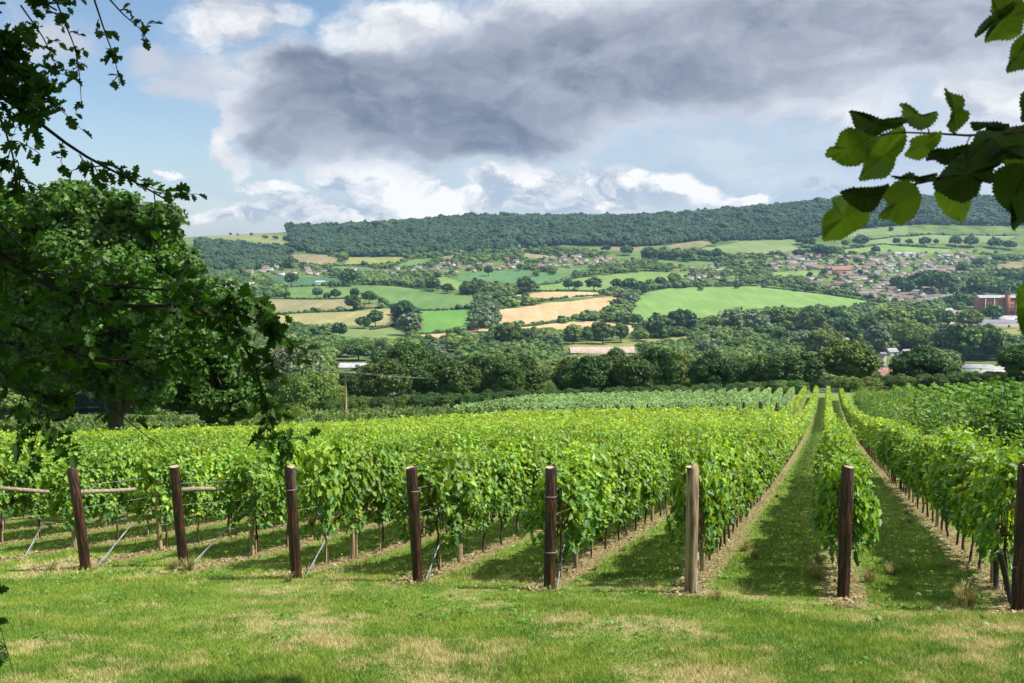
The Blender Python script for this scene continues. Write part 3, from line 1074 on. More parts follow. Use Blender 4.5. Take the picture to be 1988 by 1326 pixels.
# end posts along the near headland
PX = {6: (168, 1105, 6.5), 5: (355, 1098, 5.0), 4: (577, 1122, 4.5), 3: (813, 1128, 4.5), 2: (1069, 1143, 1.0), 1: (1341, 1150, 0.5), 0: (1637, 1158, -0.8), -1: (1977, 1184, -0.5)}
PLAB = {6: 'reddish brown wooden end post with a rail, leaning left, first of the line',
        5: 'reddish brown wooden end post with a rail, second of the line from the left',
        4: 'almost black wooden end post third in line from the left',
        3: 'dark brown wooden end post with a rusty orange top, left of the middle',
        2: 'straight dark wooden end post next left of the pale one',
        1: 'pale weathered wooden end post standing before a vine row',
        0: 'dark wooden end post between the two straight grass aisles',
        -1: 'thick dark wooden end post with a rail at the right edge'}
HEAD_R = {}
for k, (px, py, lean) in PX.items():
    u = U0 + (0.35 if k == 6 else 0.0)
    x, y = uv2xy(u, V0 + ROW * k)
    # keep the photograph's exact foot
    X, Y, Z = at(px, py)
    r = 0.082 if k != -1 else 0.098
    h = 1.76 if k != -1 else 1.80
    me, top = round_post(h, r, 300 + k, M['pale_post'] if k == 1 else M['post'])
    root = empty('end_post', (X, Y, Z))
    root.rotation_euler = (R(0), 0, 0)
    ax = Vector((DV[0], DV[1], 0))
    root.rotation_euler = Matrix.Rotation(R(-lean), 3, ax).to_euler()
    tag(root, PLAB[k], 'post', 'end posts along the near headland')
    link('shaft', me, root)
    link('cut_top', top, root)
    HEAD_R[k] = (X, Y, Z)
    wr = MB()
    for hz in ([1.42] if k in (3, 4) else [1.35, 0.55]):
        th = np.linspace(0, 2 * math.pi, 17)
        wr.tube(np.column_stack([(r + 0.004) * np.cos(th), (r + 0.004) * np.sin(th), hz + 0.004 * np.sin(th * 3)]), 0.0035, 4, False)
    link('wire_loop', wr.mesh('wire_loop', M['wire']), root)
    if k in (6, 5, -1):
        mb = MB()
        L = 1.35
        a = np.array([DU[0] * 0.05, DU[1] * 0.05, 1.33])
        b = np.array([DU[0] * L, DU[1] * L, 0.90])
        a += np.array([0, 0, 0])
        mb.tube(np.linspace(a, b, 5) + np.random.default_rng(k + 9).normal(0, 0.006, (5, 3)), [0.040, 0.039, 0.037, 0.036, 0.034], 9)
        link('brace_rail', mb.mesh('brace_rail', M['rail'], True), root)
# one more rail and post just outside the left of the frame
X, Y, Z = at(-16, 1090)
me, top = round_post(1.76, 0.08, 340, M['post'])
root = tag(empty('end_post', (X, Y, Z)), 'wooden end post whose pale rail enters at the left edge', 'post', 'end posts along the near headland')
link('shaft', me, root)
link('cut_top', top, root)
mb = MB()
mb.tube([(DU[0] * 0.05, DU[1] * 0.05, 1.33), (DU[0] * 1.35, DU[1] * 1.35, 0.92)], 0.036, 9)
link('brace_rail', mb.mesh('brace_rail', M['rail'], True), root)

# intermediate stakes
st_me = []
for i in range(3):
    m1, t1 = round_post(1.72, 0.042, 400 + i, M['stake'], 10, 0.004)
    st_me.append((m1, t1))
ROWLAB = {-1: 'the right edge row', 0: 'the middle row between the aisles', 1: 'the row of the pale post', 2: 'the row next left of the pale post',
          3: 'the row of the rusty topped post', 4: 'the row of the blackish post', 5: 'the second row from the left rail', 6: 'the row of the leftmost leaning post'}
for k in range(-1, 12):
    v = V0 + ROW * k
    for j in range(9):
        u = U0 + 1.7 + j * 7.0
        x, y = uv2xy(u, v)
        if not visible(x, y) or not block_limit(x, y):
            continue
        if j > 2 and k > 2:
            continue
        where = ROWLAB.get(k, f'the {ordn(k - 6)} row beyond the leftmost post')
        root = tag(empty('trellis_stake', (x, y, gz1(x, y)), random.uniform(0, 6)), f'slim {"greenish" if j % 2 else "pale brown"} round stake, {ordn(j + 1)} in {where}', 'stake', 'intermediate stakes in the vine rows')
        root.rotation_euler = (R(random.uniform(-2.5, 2.5)), R(random.uniform(-2.5, 2.5)), random.uniform(0, 6))
        a, b = st_me[(k + j) % 3]
        link('shaft', a, root)
        link('cut_top', b, root)

# drip pipe and stay of each row
for k in range(-1, 10):
    v = V0 + ROW * k
    foot = HEAD_R.get(k)
    if foot is None:
        X, Y = uv2xy(U0 + 0.3, v)
        foot = (X, Y, gz1(X, Y))
    fx, fy = foot[0] + 0.10 * DU[0] + 0.06, foot[1] + 0.10 * DU[1]
    pts = [(fx, fy, gz1(fx, fy) - 0.02)]
    mb = MB()
    x1, y1 = uv2xy(U0 + 0.95, v)
    p1 = (x1 + 0.02, y1, gz1(x1, y1) + 0.60)
    mb.tube([pts[0], p1], 0.011, 6)
    # second thinner stay wire
    mb.tube([(fx + 0.05, fy + 0.02, pts[0][2]), (p1[0] - 0.12, p1[1] + 0.06, p1[2] - 0.12)], 0.005, 4)
    o = link('stay_rod', mb.mesh('stay_rod', M['pipe'], True))
    tag(o, f'grey slanting stay rod at the foot of {ROWLAB.get(k, "the " + ordn(k - 6) + " row beyond the leftmost post")}', 'stay rod', 'stay rods at the row ends')
    pp = []
    u = U0 + 0.95
    while u < U0 + 42:
        x, y = uv2xy(u, v)
        pp.append((x + 0.02, y, gz1(x, y) + 0.58 - 0.08 * math.sin((u - U0 - .95) / 3.4 * math.pi) ** 2 - (0.0 if u < U0 + 1 else 0.05)))
        u += 0.85
    mb = MB()
    mb.tube(pp, 0.010, 6)
    o = link('drip_pipe', mb.mesh('drip_pipe', M['pipe'], True))
    tag(o, f'thin grey irrigation pipe slung low along {ROWLAB.get(k, "the " + ordn(k - 6) + " row beyond the leftmost post")}', 'pipe', 'irrigation pipes under the vines')

# trellis wires from the end post into the row
for k, (X, Y, Z) in HEAD_R.items():
    mb = MB()
    for hz_ in (1.42, 1.05):
        pp = [(X, Y, Z + hz_)]
        for q in range(1, 14):
            x, y = uv2xy(U0 + q * 1.6, V0 + ROW * k)
            pp.append((x, y, gz1(x, y) + hz_))
        mb.tube(pp, 0.0025, 4, False)
    tag(link('trellis_wire', mb.mesh('trellis_wire', M['wire'])), f'two thin trellis wires in {ROWLAB[k]}', 'wire', 'trellis wires')

# black tubes by the right hand post
for (px, py, h, ln, lab) in [(1934, 1145, 0.62, 3, 'black plastic tube standing upright beside the right edge post'), (1966, 1175, 0.72, 16, 'black plastic tube leaning against the right edge post')]:
    X, Y, Z = at(px, py)
    mb = MB()
    a = R(ln)
    mb.tube([(0, 0, -0.03), (-math.sin(a) * h, 0, math.cos(a) * h)], 0.036, 10)
    mb.tube([(-math.sin(a) * h * .97, 0, math.cos(a) * h * .97), (-math.sin(a) * h, 0, math.cos(a) * h)], 0.040, 10)
    tag(link('plastic_tube', mb.mesh('plastic_tube', M['black'], True), None, (X, Y, Z)), lab, 'tube')

# dark posts on the far headland between the two blocks
fp, ft = round_post(2.0, 0.14, 500, M['post'])
cnt = 0
for k in range(20, 2, -1):
    x, y = uv2xy(121.8, V0 + ROW * k)
    px, py = to_px(x, y, gz1(x, y) + 1.9)
    cnt += 1
    root = tag(empty('end_post', (x, y, gz1(x, y)), k), f'dark post of the far headland line between the vine blocks, {ordn(cnt)} from the left', 'post', 'dark posts along the far headland')
    root.scale = (1, 1, random.uniform(1.0, 1.12))
    link('shaft', fp, root)
    link('cut_top', ft, root)

# ------------------------------------------------------------------ grass blades, litter


def vnoise(x, y, s, seed):
    rg = np.random.default_rng(seed)
    G = rg.random((257, 257))
    a = (x * s) % 256
    b = (y * s) % 256
    i, j = a.astype(int), b.astype(int)
    fa, fb = a - i, b - j
    fa = fa * fa * (3 - 2 * fa)
    fb = fb * fb * (3 - 2 * fb)
    return (G[i, j] * (1 - fa) + G[i + 1, j] * fa) * (1 - fb) + (G[i, j + 1] * (1 - fa) + G[i + 1, j + 1] * fa) * fb


def blade_mat(name):
    """same dry-patch noise as the ground, so blades and turf agree"""
    m_, n = new_mat(name)
    g = n.node('ShaderNodeNewGeometry').outputs['Position']
    x, y, z = n.sep(g)
    t = n.node('ShaderNodeAttribute', attribute_name='tint').outputs['Fac']
    u = n.m('ADD', n.m('MULTIPLY', x, float(DU[0])), n.m('MULTIPLY', y, float(DU[1])))
    big = n.noise(g, 0.55, 5, 0.6)
    med = n.noise(g, 2.6, 5, 0.65)
    dry = n.m('ADD', n.m('MULTIPLY', big, 0.6), n.m('MULTIPLY', med, 0.4))
    aisle = n.step(u, U0 + 2.0, U0 + 0.0)
    f = n.m('MULTIPLY', n.step(dry, 0.45, 0.61), n.m('ADD', n.m('MULTIPLY', aisle, 0.75), 0.12))
    f = n.m('GREATER_THAN', n.m('ADD', f, n.m('MULTIPLY', t, n.m('ADD', 0.40, n.m('MULTIPLY', aisle, 0.32)))), n.m('ADD', 0.52, n.m('MULTIPLY', n.noise(g, 9.0, 5, 0.7), 0.75)))
    tone = n.step(n.m('ADD', n.m('MULTIPLY', n.noise(g, 1.3, 4, 0.6), 0.55), n.m('MULTIPLY', n.noise(g, 6.5, 4, 0.65), 0.45)), 0.38, 0.62)
    ga = n.mix(tone, (0.10, 0.22, 0.024), (0.33, 0.41, 0.05))
    col = n.mix(f, n.mix(n.m('MULTIPLY', t, 0.6), ga, (0.17, 0.25, 0.05)), n.mix(t, (0.68, 0.56, 0.31), (0.44, 0.40, 0.15)))
    p = n.node('ShaderNodeBsdfPrincipled')
    n.put(p.inputs['Base Color'], col)
    p.inputs['Roughness'].default_value = 0.6
    p.inputs['Specular IOR Level'].default_value = 0.25
    tr = n.node('ShaderNodeBsdfTranslucent')
    n.put(tr.inputs[0], col)
    mx = n.node('ShaderNodeMixShader')
    mx.inputs[0].default_value = 0.3
    n.l.new(p.outputs[0], mx.inputs[1])
    n.l.new(tr.outputs[0], mx.inputs[2])
    out = n.node('ShaderNodeOutputMaterial')
    n.l.new(mx.outputs[0], out.inputs[0])
    return m_


M['blade'] = blade_mat('grass_blade')


def grass_field(n, y0, y1, h, w, seed, pw=1.6):
    rg = np.random.default_rng(seed)
    yy = y0 * (y1 / y0) ** (rg.random(n) ** 1.0)
    xx = (rg.uniform(-0.64, 0.66, n)) * yy
    u = xx * DU[0] + yy * DU[1]
    v = xx * DV[0] + yy * DV[1]
    r = (v - V0) / ROW
    rr = np.abs(r - np.round(r))
    strip = (u > U0 - 0.5) & (rr < 0.15) & (v > V0 - ROW - 1)
    keep = ~strip | (rg.random(n) < 0.12)
    xx, yy, u, v = xx[keep], yy[keep], u[keep], v[keep]
    m_ = len(xx)
    zz = gz(xx, yy)
    cl = vnoise(xx + 50, yy + 50, 1.7, 3)
    hh = h * rg.uniform(0.4, 1.0, m_) * (0.5 + 1.0 * cl)
    th = rg.uniform(0, math.pi, m_)
    dx, dy = np.cos(th) * w * 0.5, np.sin(th) * w * 0.5
    lx, ly = rg.normal(0, 0.45, m_) * hh, rg.normal(0, 0.45, m_) * hh
    P = np.stack([
        np.stack([xx - dx, yy - dy, zz - 0.004], -1),
        np.stack([xx + dx, yy + dy, zz - 0.004], -1),
        np.stack([xx + lx, yy + ly, zz + hh], -1)], 1)
    return P.reshape(-1, 3), np.arange(3 * m_).reshape(-1, 3), rg.random(m_)


gs = [grass_field(330000, 7.6, 14.5, 0.055, 0.0085, 11), grass_field(170000, 14.0, 32, 0.065, 0.016, 12), grass_field(70000, 30, 70, 0.08, 0.04, 13)]
VV, FF, TT, off = [], [], [], 0
for P, F, t in gs:
    VV.append(P)
    FF.append(F + off)
    TT.append(t)
    off += len(P)
tag(link('grass', new_mesh('grass', np.concatenate(VV), [np.concatenate(FF)], M['blade'], False, np.concatenate(TT))),
    'short mown grass, green with straw coloured dry patches', 'grass', kind='stuff')

# taller dry tufts at the post feet and row ends
_tm = leaf_mat('dry_tuft', (0.12, 0.18, 0.04), (0.45, 0.36, 0.18), 0.3, (1.2, 1.1, 0.7), 0.7, 0.2, 0.2)
TUFT = []
for i in range(3):
    rg = np.random.default_rng(600 + i)
    mb = MB()
    for _ in range(170):
        a = rg.uniform(0, 2 * math.pi)
        b0 = np.array([math.cos(a), math.sin(a), 0]) * rg.uniform(0, 0.06)
        L = rg.uniform(0.08, 0.26)
        o_ = np.array([math.cos(a), math.sin(a), 0]) * L * rg.uniform(0.2, 0.9)
        w = np.array([-math.sin(a), math.cos(a), 0]) * 0.004
        t1 = b0 + o_ * 0.5 + [0, 0, L * 0.75]
        t2 = b0 + o_ + [0, 0, L * rg.uniform(0.6, 1.0)]
        mb.add([b0 - w, b0 + w, t1 + w * 0.7, t1 - w * 0.7], [(0, 1, 2, 3)], rg.random())
        mb.add([t1 - w * 0.7, t1 + w * 0.7, t2], [(0, 1, 2)], rg.random())
    TUFT.append(mb.mesh('grass_tuft', _tm))
tufts = [(1876, 1178, 1.6, 'bushy dry green grass tuft left of the right edge post'), (1250 + 140, 1165, 0.7, 'thin dry tuft right of the pale post foot'),
         (366, 1108, 1.1, 'long dry straw tuft at the foot of the second leaning post'), (335, 1105, 0.9, 'dry straw tuft left of the second leaning post'),
         (560, 1130, 0.7, 'small dry tuft left of the blackish post'), (1688, 1130, 1.0, 'dry tuft right of the post between the aisles'),
         (1465, 1085, 0.9, 'wispy dry tuft at the edge of the left aisle'), (100, 1110, 0.8, 'dry tuft left of the leftmost leaning post'),
         (1590, 1110, 0.7, 'dry tuft left of the post between the aisles'), (1730, 1115, 0.9, 'dry tuft at the edge of the right aisle')]
_rt = np.random.default_rng(5)
_w = {1: 'left aisle edge by the pale post row', 0: 'base of the middle row', -1: 'right aisle edge by the last row', 2: 'strip left of the pale post row'}
_cn = {}
for _q in range(34):
    _k = int(_rt.choice([1, 0, 0, -1, 2]))
    _u = U0 + 0.2 + 16 * _rt.random() ** 1.6
    _x, _y = uv2xy(_u, V0 + ROW * _k + _rt.choice([-0.42, 0.42]) * _rt.uniform(0.7, 1.2))
    _a, _b = to_px(_x, _y, gz1(_x, _y))
    if 0 < _a < 1988:
        _cn[_k] = _cn.get(_k, 0) + 1
        tufts.append((_a, _b, _rt.uniform(0.5, 1.0), f'wispy straw tuft at the {_w[_k]}, {ordn(_cn[_k])}'))
for i, (px, py, s, lab) in enumerate(tufts):
    X, Y, Z = at(px, py)
    o = tag(link('grass_tuft', TUFT[i % 3], None, (X, Y, Z - 0.01), i * 1.3), lab, 'grass tuft', 'taller grass tufts at the row ends')
    o.scale = (s, s, s)

# dry leaf litter and straw on the bare strips
rg = np.random.default_rng(31)
n = 26000
uu = U0 - 0.6 + 30 * rg.random(n) ** 1.7
kk = rg.integers(-1, 12, n)
vv = V0 + ROW * kk + rg.normal(0, 0.16, n)
X = uu * DU[0] + vv * DV[0]
Y = uu * DU[1] + vv * DV[1]
P = np.stack([X, Y, gz(X, Y) + 0.012], -1)
mb = MB()
scatter(mb, DIAMOND, P, rg.normal(0, 0.45, (n, 3)) + [0, 0, 1], rg.uniform(0.02, 0.075, n), rg=rg)
_lm = leaf_mat('dry_litter', (0.14, 0.10, 0.045), (0.44, 0.35, 0.19), 0.15, (1, 1, 1), 0.8, 0.2, 0.0)
tag(link('leaf_litter', mb.mesh('leaf_litter', _lm)), 'dry brown leaves and straw scattered under the vines', 'leaf litter', kind='stuff')
# low weeds in the strips
n = 5000
uu = U0 - 0.6 + 34 * rg.random(n) ** 1.5
kk = rg.integers(-1, 12, n)
vv = V0 + ROW * kk + rg.normal(0, 0.3, n)
X = uu * DU[0] + vv * DV[0]
Y = uu * DU[1] + vv * DV[1]
sel = vnoise(X + 40, Y + 40, 1.5, 8) > 0.55
P = np.stack([X, Y, gz(X, Y) + 0.03], -1)[sel]
mb = MB()
scatter(mb, DIAMOND, P, rg.normal(0, 0.6, (len(P), 3)) + [0, 0, 1], rg.uniform(0.03, 0.08, len(P)), rg=rg)
# rosettes of plantain and clover in the headland turf
ny = 420
cy = 8.6 + 6.5 * rg.random(ny)
cx = rg.uniform(-0.58, 0.58, ny) * cy
cs_ = vnoise(cx + 90, cy + 20, 0.8, 17) > 0.5
cx, cy = np.repeat(cx[cs_], 9), np.repeat(cy[cs_], 9)
cx, cy = cx + rg.normal(0, 0.045, len(cx)), cy + rg.normal(0, 0.045, len(cx))
P = np.stack([cx, cy, gz(cx, cy) + 0.028], -1)
scatter(mb, DIAMOND, P, rg.normal(0, 0.45, (len(P), 3)) + [0, 0, 1], rg.uniform(0.035, 0.075, len(P)), rg=rg)
tag(link('weeds', mb.mesh('weeds', leaf_mat('weed_leaf', (0.07, 0.17, 0.02), (0.18, 0.32, 0.05), 0.3))), 'low green weeds sprouting in the bare strips', 'weeds', kind='stuff')

# ------------------------------------------------------------------ trees


def crown_mesh(name, blobs, n, size, mat, seed, leaf=SQUARE, core=0.80, ico=ICO1, jitter=0.55, core_tint=0.05):
    """blobs: (x, y, z, rx, ry, rz); leaf clumps over every blob's shell round a lumpy core"""
    rg = np.random.default_rng(seed)
    mb = MB()
    B = np.array(blobs, float)
    area = (B[:, 3] * B[:, 5] + B[:, 4] * B[:, 5] + B[:, 3] * B[:, 4])
    pick = rg.choice(len(B), n, p=area / area.sum())
    D = rg.normal(size=(n, 3))
    D /= np.linalg.norm(D, axis=1)[:, None]
    D[:, 2] = np.where(D[:, 2] < -0.45, -D[:, 2], D[:, 2])
    lump = 1 + 0.16 * np.sin(D[:, 0] * 5 + pick) * np.sin(D[:, 1] * 6 + pick * 2) + 0.10 * np.sin(D[:, 2] * 9 + pick)
    rr = (0.80 + 0.28 * rg.random(n) ** 1.2) * lump
    P = B[pick, :3] + D * B[pick, 3:6] * rr[:, None]
    # drop what lies deep inside another blob
    keep = np.ones(n, bool)
    for i in range(len(B)):
        q = (P - B[i, :3]) / B[i, 3:6]
        keep &= ((q ** 2).sum(1) > 0.50) | (pick == i)
    P, D, m_ = P[keep], D[keep], keep.sum()
    N = D + rg.normal(0, jitter, (m_, 3)) + [0, 0, 0.25]
    scatter(mb, leaf, P, N, size * rg.uniform(0.6, 1.3, m_), tint=np.clip(rg.normal(0.5, 0.25, m_), 0, 1), rg=rg)
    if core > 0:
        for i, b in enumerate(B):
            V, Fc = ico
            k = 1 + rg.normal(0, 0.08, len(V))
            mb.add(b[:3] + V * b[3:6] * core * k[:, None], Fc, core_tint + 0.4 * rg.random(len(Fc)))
    return mb.mesh(name, mat)


def blobs_for(kind, seed):
    """unit tree: height 1, foot at 0"""
    rg = np.random.default_rng(seed)
    out = []
    if kind == 'round':
        R_, zc, zr, n, br = 0.40, 0.58, 0.38, 17, (0.15, 0.23)
    elif kind == 'wide':
        R_, zc, zr, n, br = 0.56, 0.56, 0.38, 22, (0.16, 0.25)
    elif kind == 'tall':
        R_, zc, zr, n, br = 0.26, 0.58, 0.40, 15, (0.11, 0.18)
    elif kind == 'bush':
        R_, zc, zr, n, br = 0.60, 0.45, 0.42, 15, (0.22, 0.32)
    for i in range(n):
        g = (i + 0.5) / n
        ph = i * 2.39996 + rg.normal(0, 0.3)
        ct = 1 - 1.7 * g
        st = math.sqrt(max(0, 1 - ct * ct))
        r = rg.uniform(*br)
        k = (1 - r * 0.9) * rg.uniform(0.70, 1.08)
        out.append((math.cos(ph) * st * R_ * k, math.sin(ph) * st * R_ * k, zc + ct * zr * k, r, r * rg.uniform(0.9, 1.1), r * rg.uniform(0.75, 0.95)))
    out.append((0, 0, zc, R_ * 0.6, R_ * 0.6, zr * 0.75))
    return out


def trunk_mesh(h, r, seed):
    rg = np.random.default_rng(seed)
    mb = MB()
    z = np.array([-0.05, 0.0, 0.06, 0.3, 0.6]) * h
    off = np.cumsum(rg.normal(0, 0.008 * h, (5, 2)), 0)
    mb.tube(np.column_stack([off, z]), np.array([1.5, 1.25, 1.0, 0.8, 0.4]) * r, 8, False)
    for i in range(5):
        a = i * 1.26 + rg.normal(0, 0.3)
        L = h * rg.uniform(0.2, 0.32)
        z0 = h * rg.uniform(0.22, 0.4)
        t = np.linspace(0, 1, 4)
        mb.tube(np.column_stack([off[3, 0] + np.cos(a) * L * t, off[3, 1] + np.sin(a) * L * t, z0 + L * 0.8 * t ** 0.8]), r * np.linspace(0.5, 0.15, 4), 5, False)
    return mb.mesh('trunk', M['bark'], True)


KINDS_ = ['round', 'wide', 'tall', 'bush']
NEARC, MIDC, TRK = {}, {}, [trunk_mesh(1.0, 0.028, 700 + i) for i in range(3)]
MATS = {'dark': M['tree_dark'], 'mid': M['tree'], 'light': M['tree_light'], 'grey': M['tree_grey']}


def crown(kind, tone, res, v):
    key = (kind, tone, res, v)
    if key not in NEARC:
        bl = blobs_for(kind, 800 + v * 7 + KINDS_.index(kind))
        if res == 'near':
            me = crown_mesh('crown', bl, 11000, 0.034, MATS[tone], v + 5, jitter=0.7)
        elif res == 'mid':
            me = crown_mesh('crown', bl, 2600, 0.062, MATS[tone], v + 5, jitter=0.6)
        else:
            me = crown_mesh('crown', bl, 700, 0.11, MATS[tone], v + 5, jitter=0.6)
        NEARC[key] = me
    return NEARC[key]


ZS = {'of scrub at the foot of the belt': 'at the belt foot', 'on the near valley floor': 'on the valley floor', 'between the houses of the town': 'in the town', 'in the belt beyond the vineyard': 'beyond the vineyard'}
KW = {'round': 'rounded', 'wide': 'broad', 'tall': 'tall', 'bush': 'low'}
TW = {'dark': 'dark green', 'mid': 'mid green', 'light': 'pale', 'grey': 'grey-green'}
TREES = []      # (px, x, y, z, h, kind, tone, zone, width factor)


def tree_px(px, pybase, hpx, kind='round', tone='mid', zone='', wf=1.0, dmin=300):
    X, Y, Z = at(px, pybase, dmin)
    h = hpx / F_PX * Y
    TREES.append((px, X, Y, Z, h, kind, tone, zone, wf))


def tree_d(px, d, top, kind, tone, zone, wf=1.0, base_drop=0.0):
    """tree standing at distance d whose crown top shows at picture row top"""
    X = (px - 994) / F_PX * d
    Z = gz1(X, d) - base_drop
    h = (470 - top) / F_PX * d * 1.0 - Z
    TREES.append((px, X, d, Z, max(h, 3), kind, tone, zone, wf))


# the belt of tall trees just beyond the vineyard: (px, distance, top row, kind, tone, width)
BELT = [(590, 185, 716, 'bush', 'mid', .95), (636, 190, 738, 'bush', 'mid', 0.9), (566, 212, 668, 'round', 'grey', 1.0), (700, 205, 712, 'wide', 'dark', 0.95), (748, 196, 700, 'round', 'dark', 1.1),
        (790, 222, 664, 'wide', 'dark', 0.9), (842, 205, 694, 'wide', 'dark', 0.95), (890, 198, 702, 'round', 'dark', 1.0), (930, 215, 690, 'wide', 'dark', 0.8),
        (975, 206, 700, 'round', 'mid', 1.0), (1008, 222, 692, 'round', 'dark', 1.0), (1062, 205, 738, 'bush', 'light', 0.75), (1050, 240, 712, 'round', 'light', 0.9),
        (1110, 208, 700, 'wide', 'dark', 0.8), (1150, 200, 694, 'round', 'mid', 1.0), (1192, 206, 684, 'wide', 'dark', 0.8), (1232, 198, 690, 'round', 'dark', 1.0),
        (1270, 205, 674, 'wide', 'mid', 0.75), (1306, 212, 682, 'round', 'light', 0.8), (1330, 220, 692, 'round', 'mid', 0.9),
        (1382, 198, 690, 'wide', 'dark', 0.92), (1425, 208, 702, 'round', 'dark', 1.0), (1462, 214, 694, 'round', 'light', 0.9), (1490, 204, 690, 'round', 'dark', 0.9),
        (1545, 196, 682, 'wide', 'dark', 1.12), (1655, 198, 664, 'round', 'dark', 1.22), (1790, 196, 678, 'wide', 'dark', 1.15), (1842, 208, 700, 'round', 'dark', 0.95),
        (1888, 200, 722, 'bush', 'mid', 0.9), (1928, 206, 726, 'bush', 'mid', 0.9), (1990, 184, 668, 'round', 'dark', 1.15), (1700, 230, 722, 'bush', 'dark', 0.9),
        (1738, 226, 724, 'bush', 'light', 0.6), (1600, 222, 730, 'bush', 'dark', 0.6)]
for px, d, top, kind, tone, wf in BELT:
    tree_d(px, d, top, kind, tone, 'in the belt beyond the vineyard', wf)
# undergrowth that closes the foot of the belt
for px in range(540, 2040, 34):
    if 1590 < px < 1640:
        continue
    tree_d(px + random.uniform(-10, 10), 181 + random.uniform(0, 8), (778 if px > 900 else 790) - (8 if px > 1400 else 0) + random.choice([4, 2, -4, -12, -26, 6]), random.choice(['bush', 'bush', 'wide']), random.choice(['dark', 'dark', 'mid']), 'of scrub at the foot of the belt', 1.3)

# trees of the near valley floor, taken from the photo
ZV = 'on the near valley floor'
for px, b, h, k, t, w in [(1840, 700, 70, 'tall', 'grey', 1.4), (1868, 705, 78, 'tall', 'mid', 1.3), (1915, 700, 72, 'round', 'mid', 1.0), (1948, 690, 42, 'round', 'dark', 1.1),
                          (1770, 686, 60, 'wide', 'mid', 1.0), (1800, 690, 50, 'round', 'light', 1.0), (1700, 690, 60, 'tall', 'grey', 1.2), (1726, 668, 40, 'round', 'light', 1.0),
                          (1600, 690, 55, 'wide', 'mid', 1.0), (1560, 688, 48, 'round', 'grey', 1.0), (1512, 680, 42, 'round', 'mid', 1.0), (1640, 672, 52, 'wide', 'dark', 0.8),
                          (1690, 660, 48, 'wide', 'dark', 0.9), (1735, 640, 44, 'wide', 'light', 1.3), (1780, 640, 44, 'wide', 'light', 1.1), (1620, 634, 36, 'wide', 'dark', 1.2),
                          (1575, 640, 42, 'wide', 'dark', 1.1), (1536, 636, 36, 'round', 'mid', 1.0), (1500, 640, 42, 'wide', 'dark', 1.1), (1468, 650, 44, 'wide', 'grey', 1.1),
                          (1430, 648, 48, 'wide', 'grey', 1.2), (1390, 650, 36, 'round', 'mid', 1.0), (1276, 655, 44, 'wide', 'dark', 1.0), (1322, 650, 50, 'wide', 'dark', 1.0),
                          (1246, 662, 24, 'bush', 'mid', 1.0), (1112, 668, 38, 'round', 'mid', 1.0), (1140, 668, 34, 'round', 'mid', 0.8), (1170, 668, 44, 'wide', 'dark', 0.95),
                          (1205, 665, 36, 'round', 'dark', 1.0), (1046, 690, 26, 'round', 'light', 1.2), (985, 690, 66, 'tall', 'dark', 1.2), (1015, 690, 50, 'round', 'dark', 1.0),
                          (950, 690, 40, 'round', 'dark', 1.2), (1072, 690, 44, 'round', 'grey', 1.0), (905, 690, 36, 'wide', 'mid', 1.0), (870, 680, 30, 'round', 'dark', 1.0),
                          (845, 705, 40, 'round', 'grey', 1.2), (800, 690, 26, 'bush', 'grey', 1.0), (695, 700, 40, 'wide', 'mid', 1.3), (650, 700, 36, 'wide', 'mid', 1.1), (740, 696, 34, 'wide', 'dark', 1.0),
                          (612, 700, 34, 'round', 'mid', 1.1), (580, 715, 34, 'wide', 'grey', 1.2), (545, 745, 60, 'wide', 'grey', 1.1), (870, 705, 22, 'bush', 'grey', 1.1),
                          (1380, 705, 48, 'wide', 'grey', 1.0), (1350, 690, 30, 'round', 'mid', 1.0), (1420, 700, 40, 'round', 'mid', 1.0), (1455, 690, 36, 'wide', 'light', 1.0), (1500, 705, 30, 'round', 'light', 1.0),
                          (1880, 640, 40, 'wide', 'mid', 1.1), (1928, 624, 34, 'wide', 'mid', 1.0), (1880, 626, 26, 'wide', 'dark', 1.0), (1830, 640, 40, 'wide', 'mid', 0.9), (1860, 610, 24, 'round', 'light', 1.0)]:
    tree_px(px, b, h, k, t, ZV, w)
ZM = 'among the middle fields'
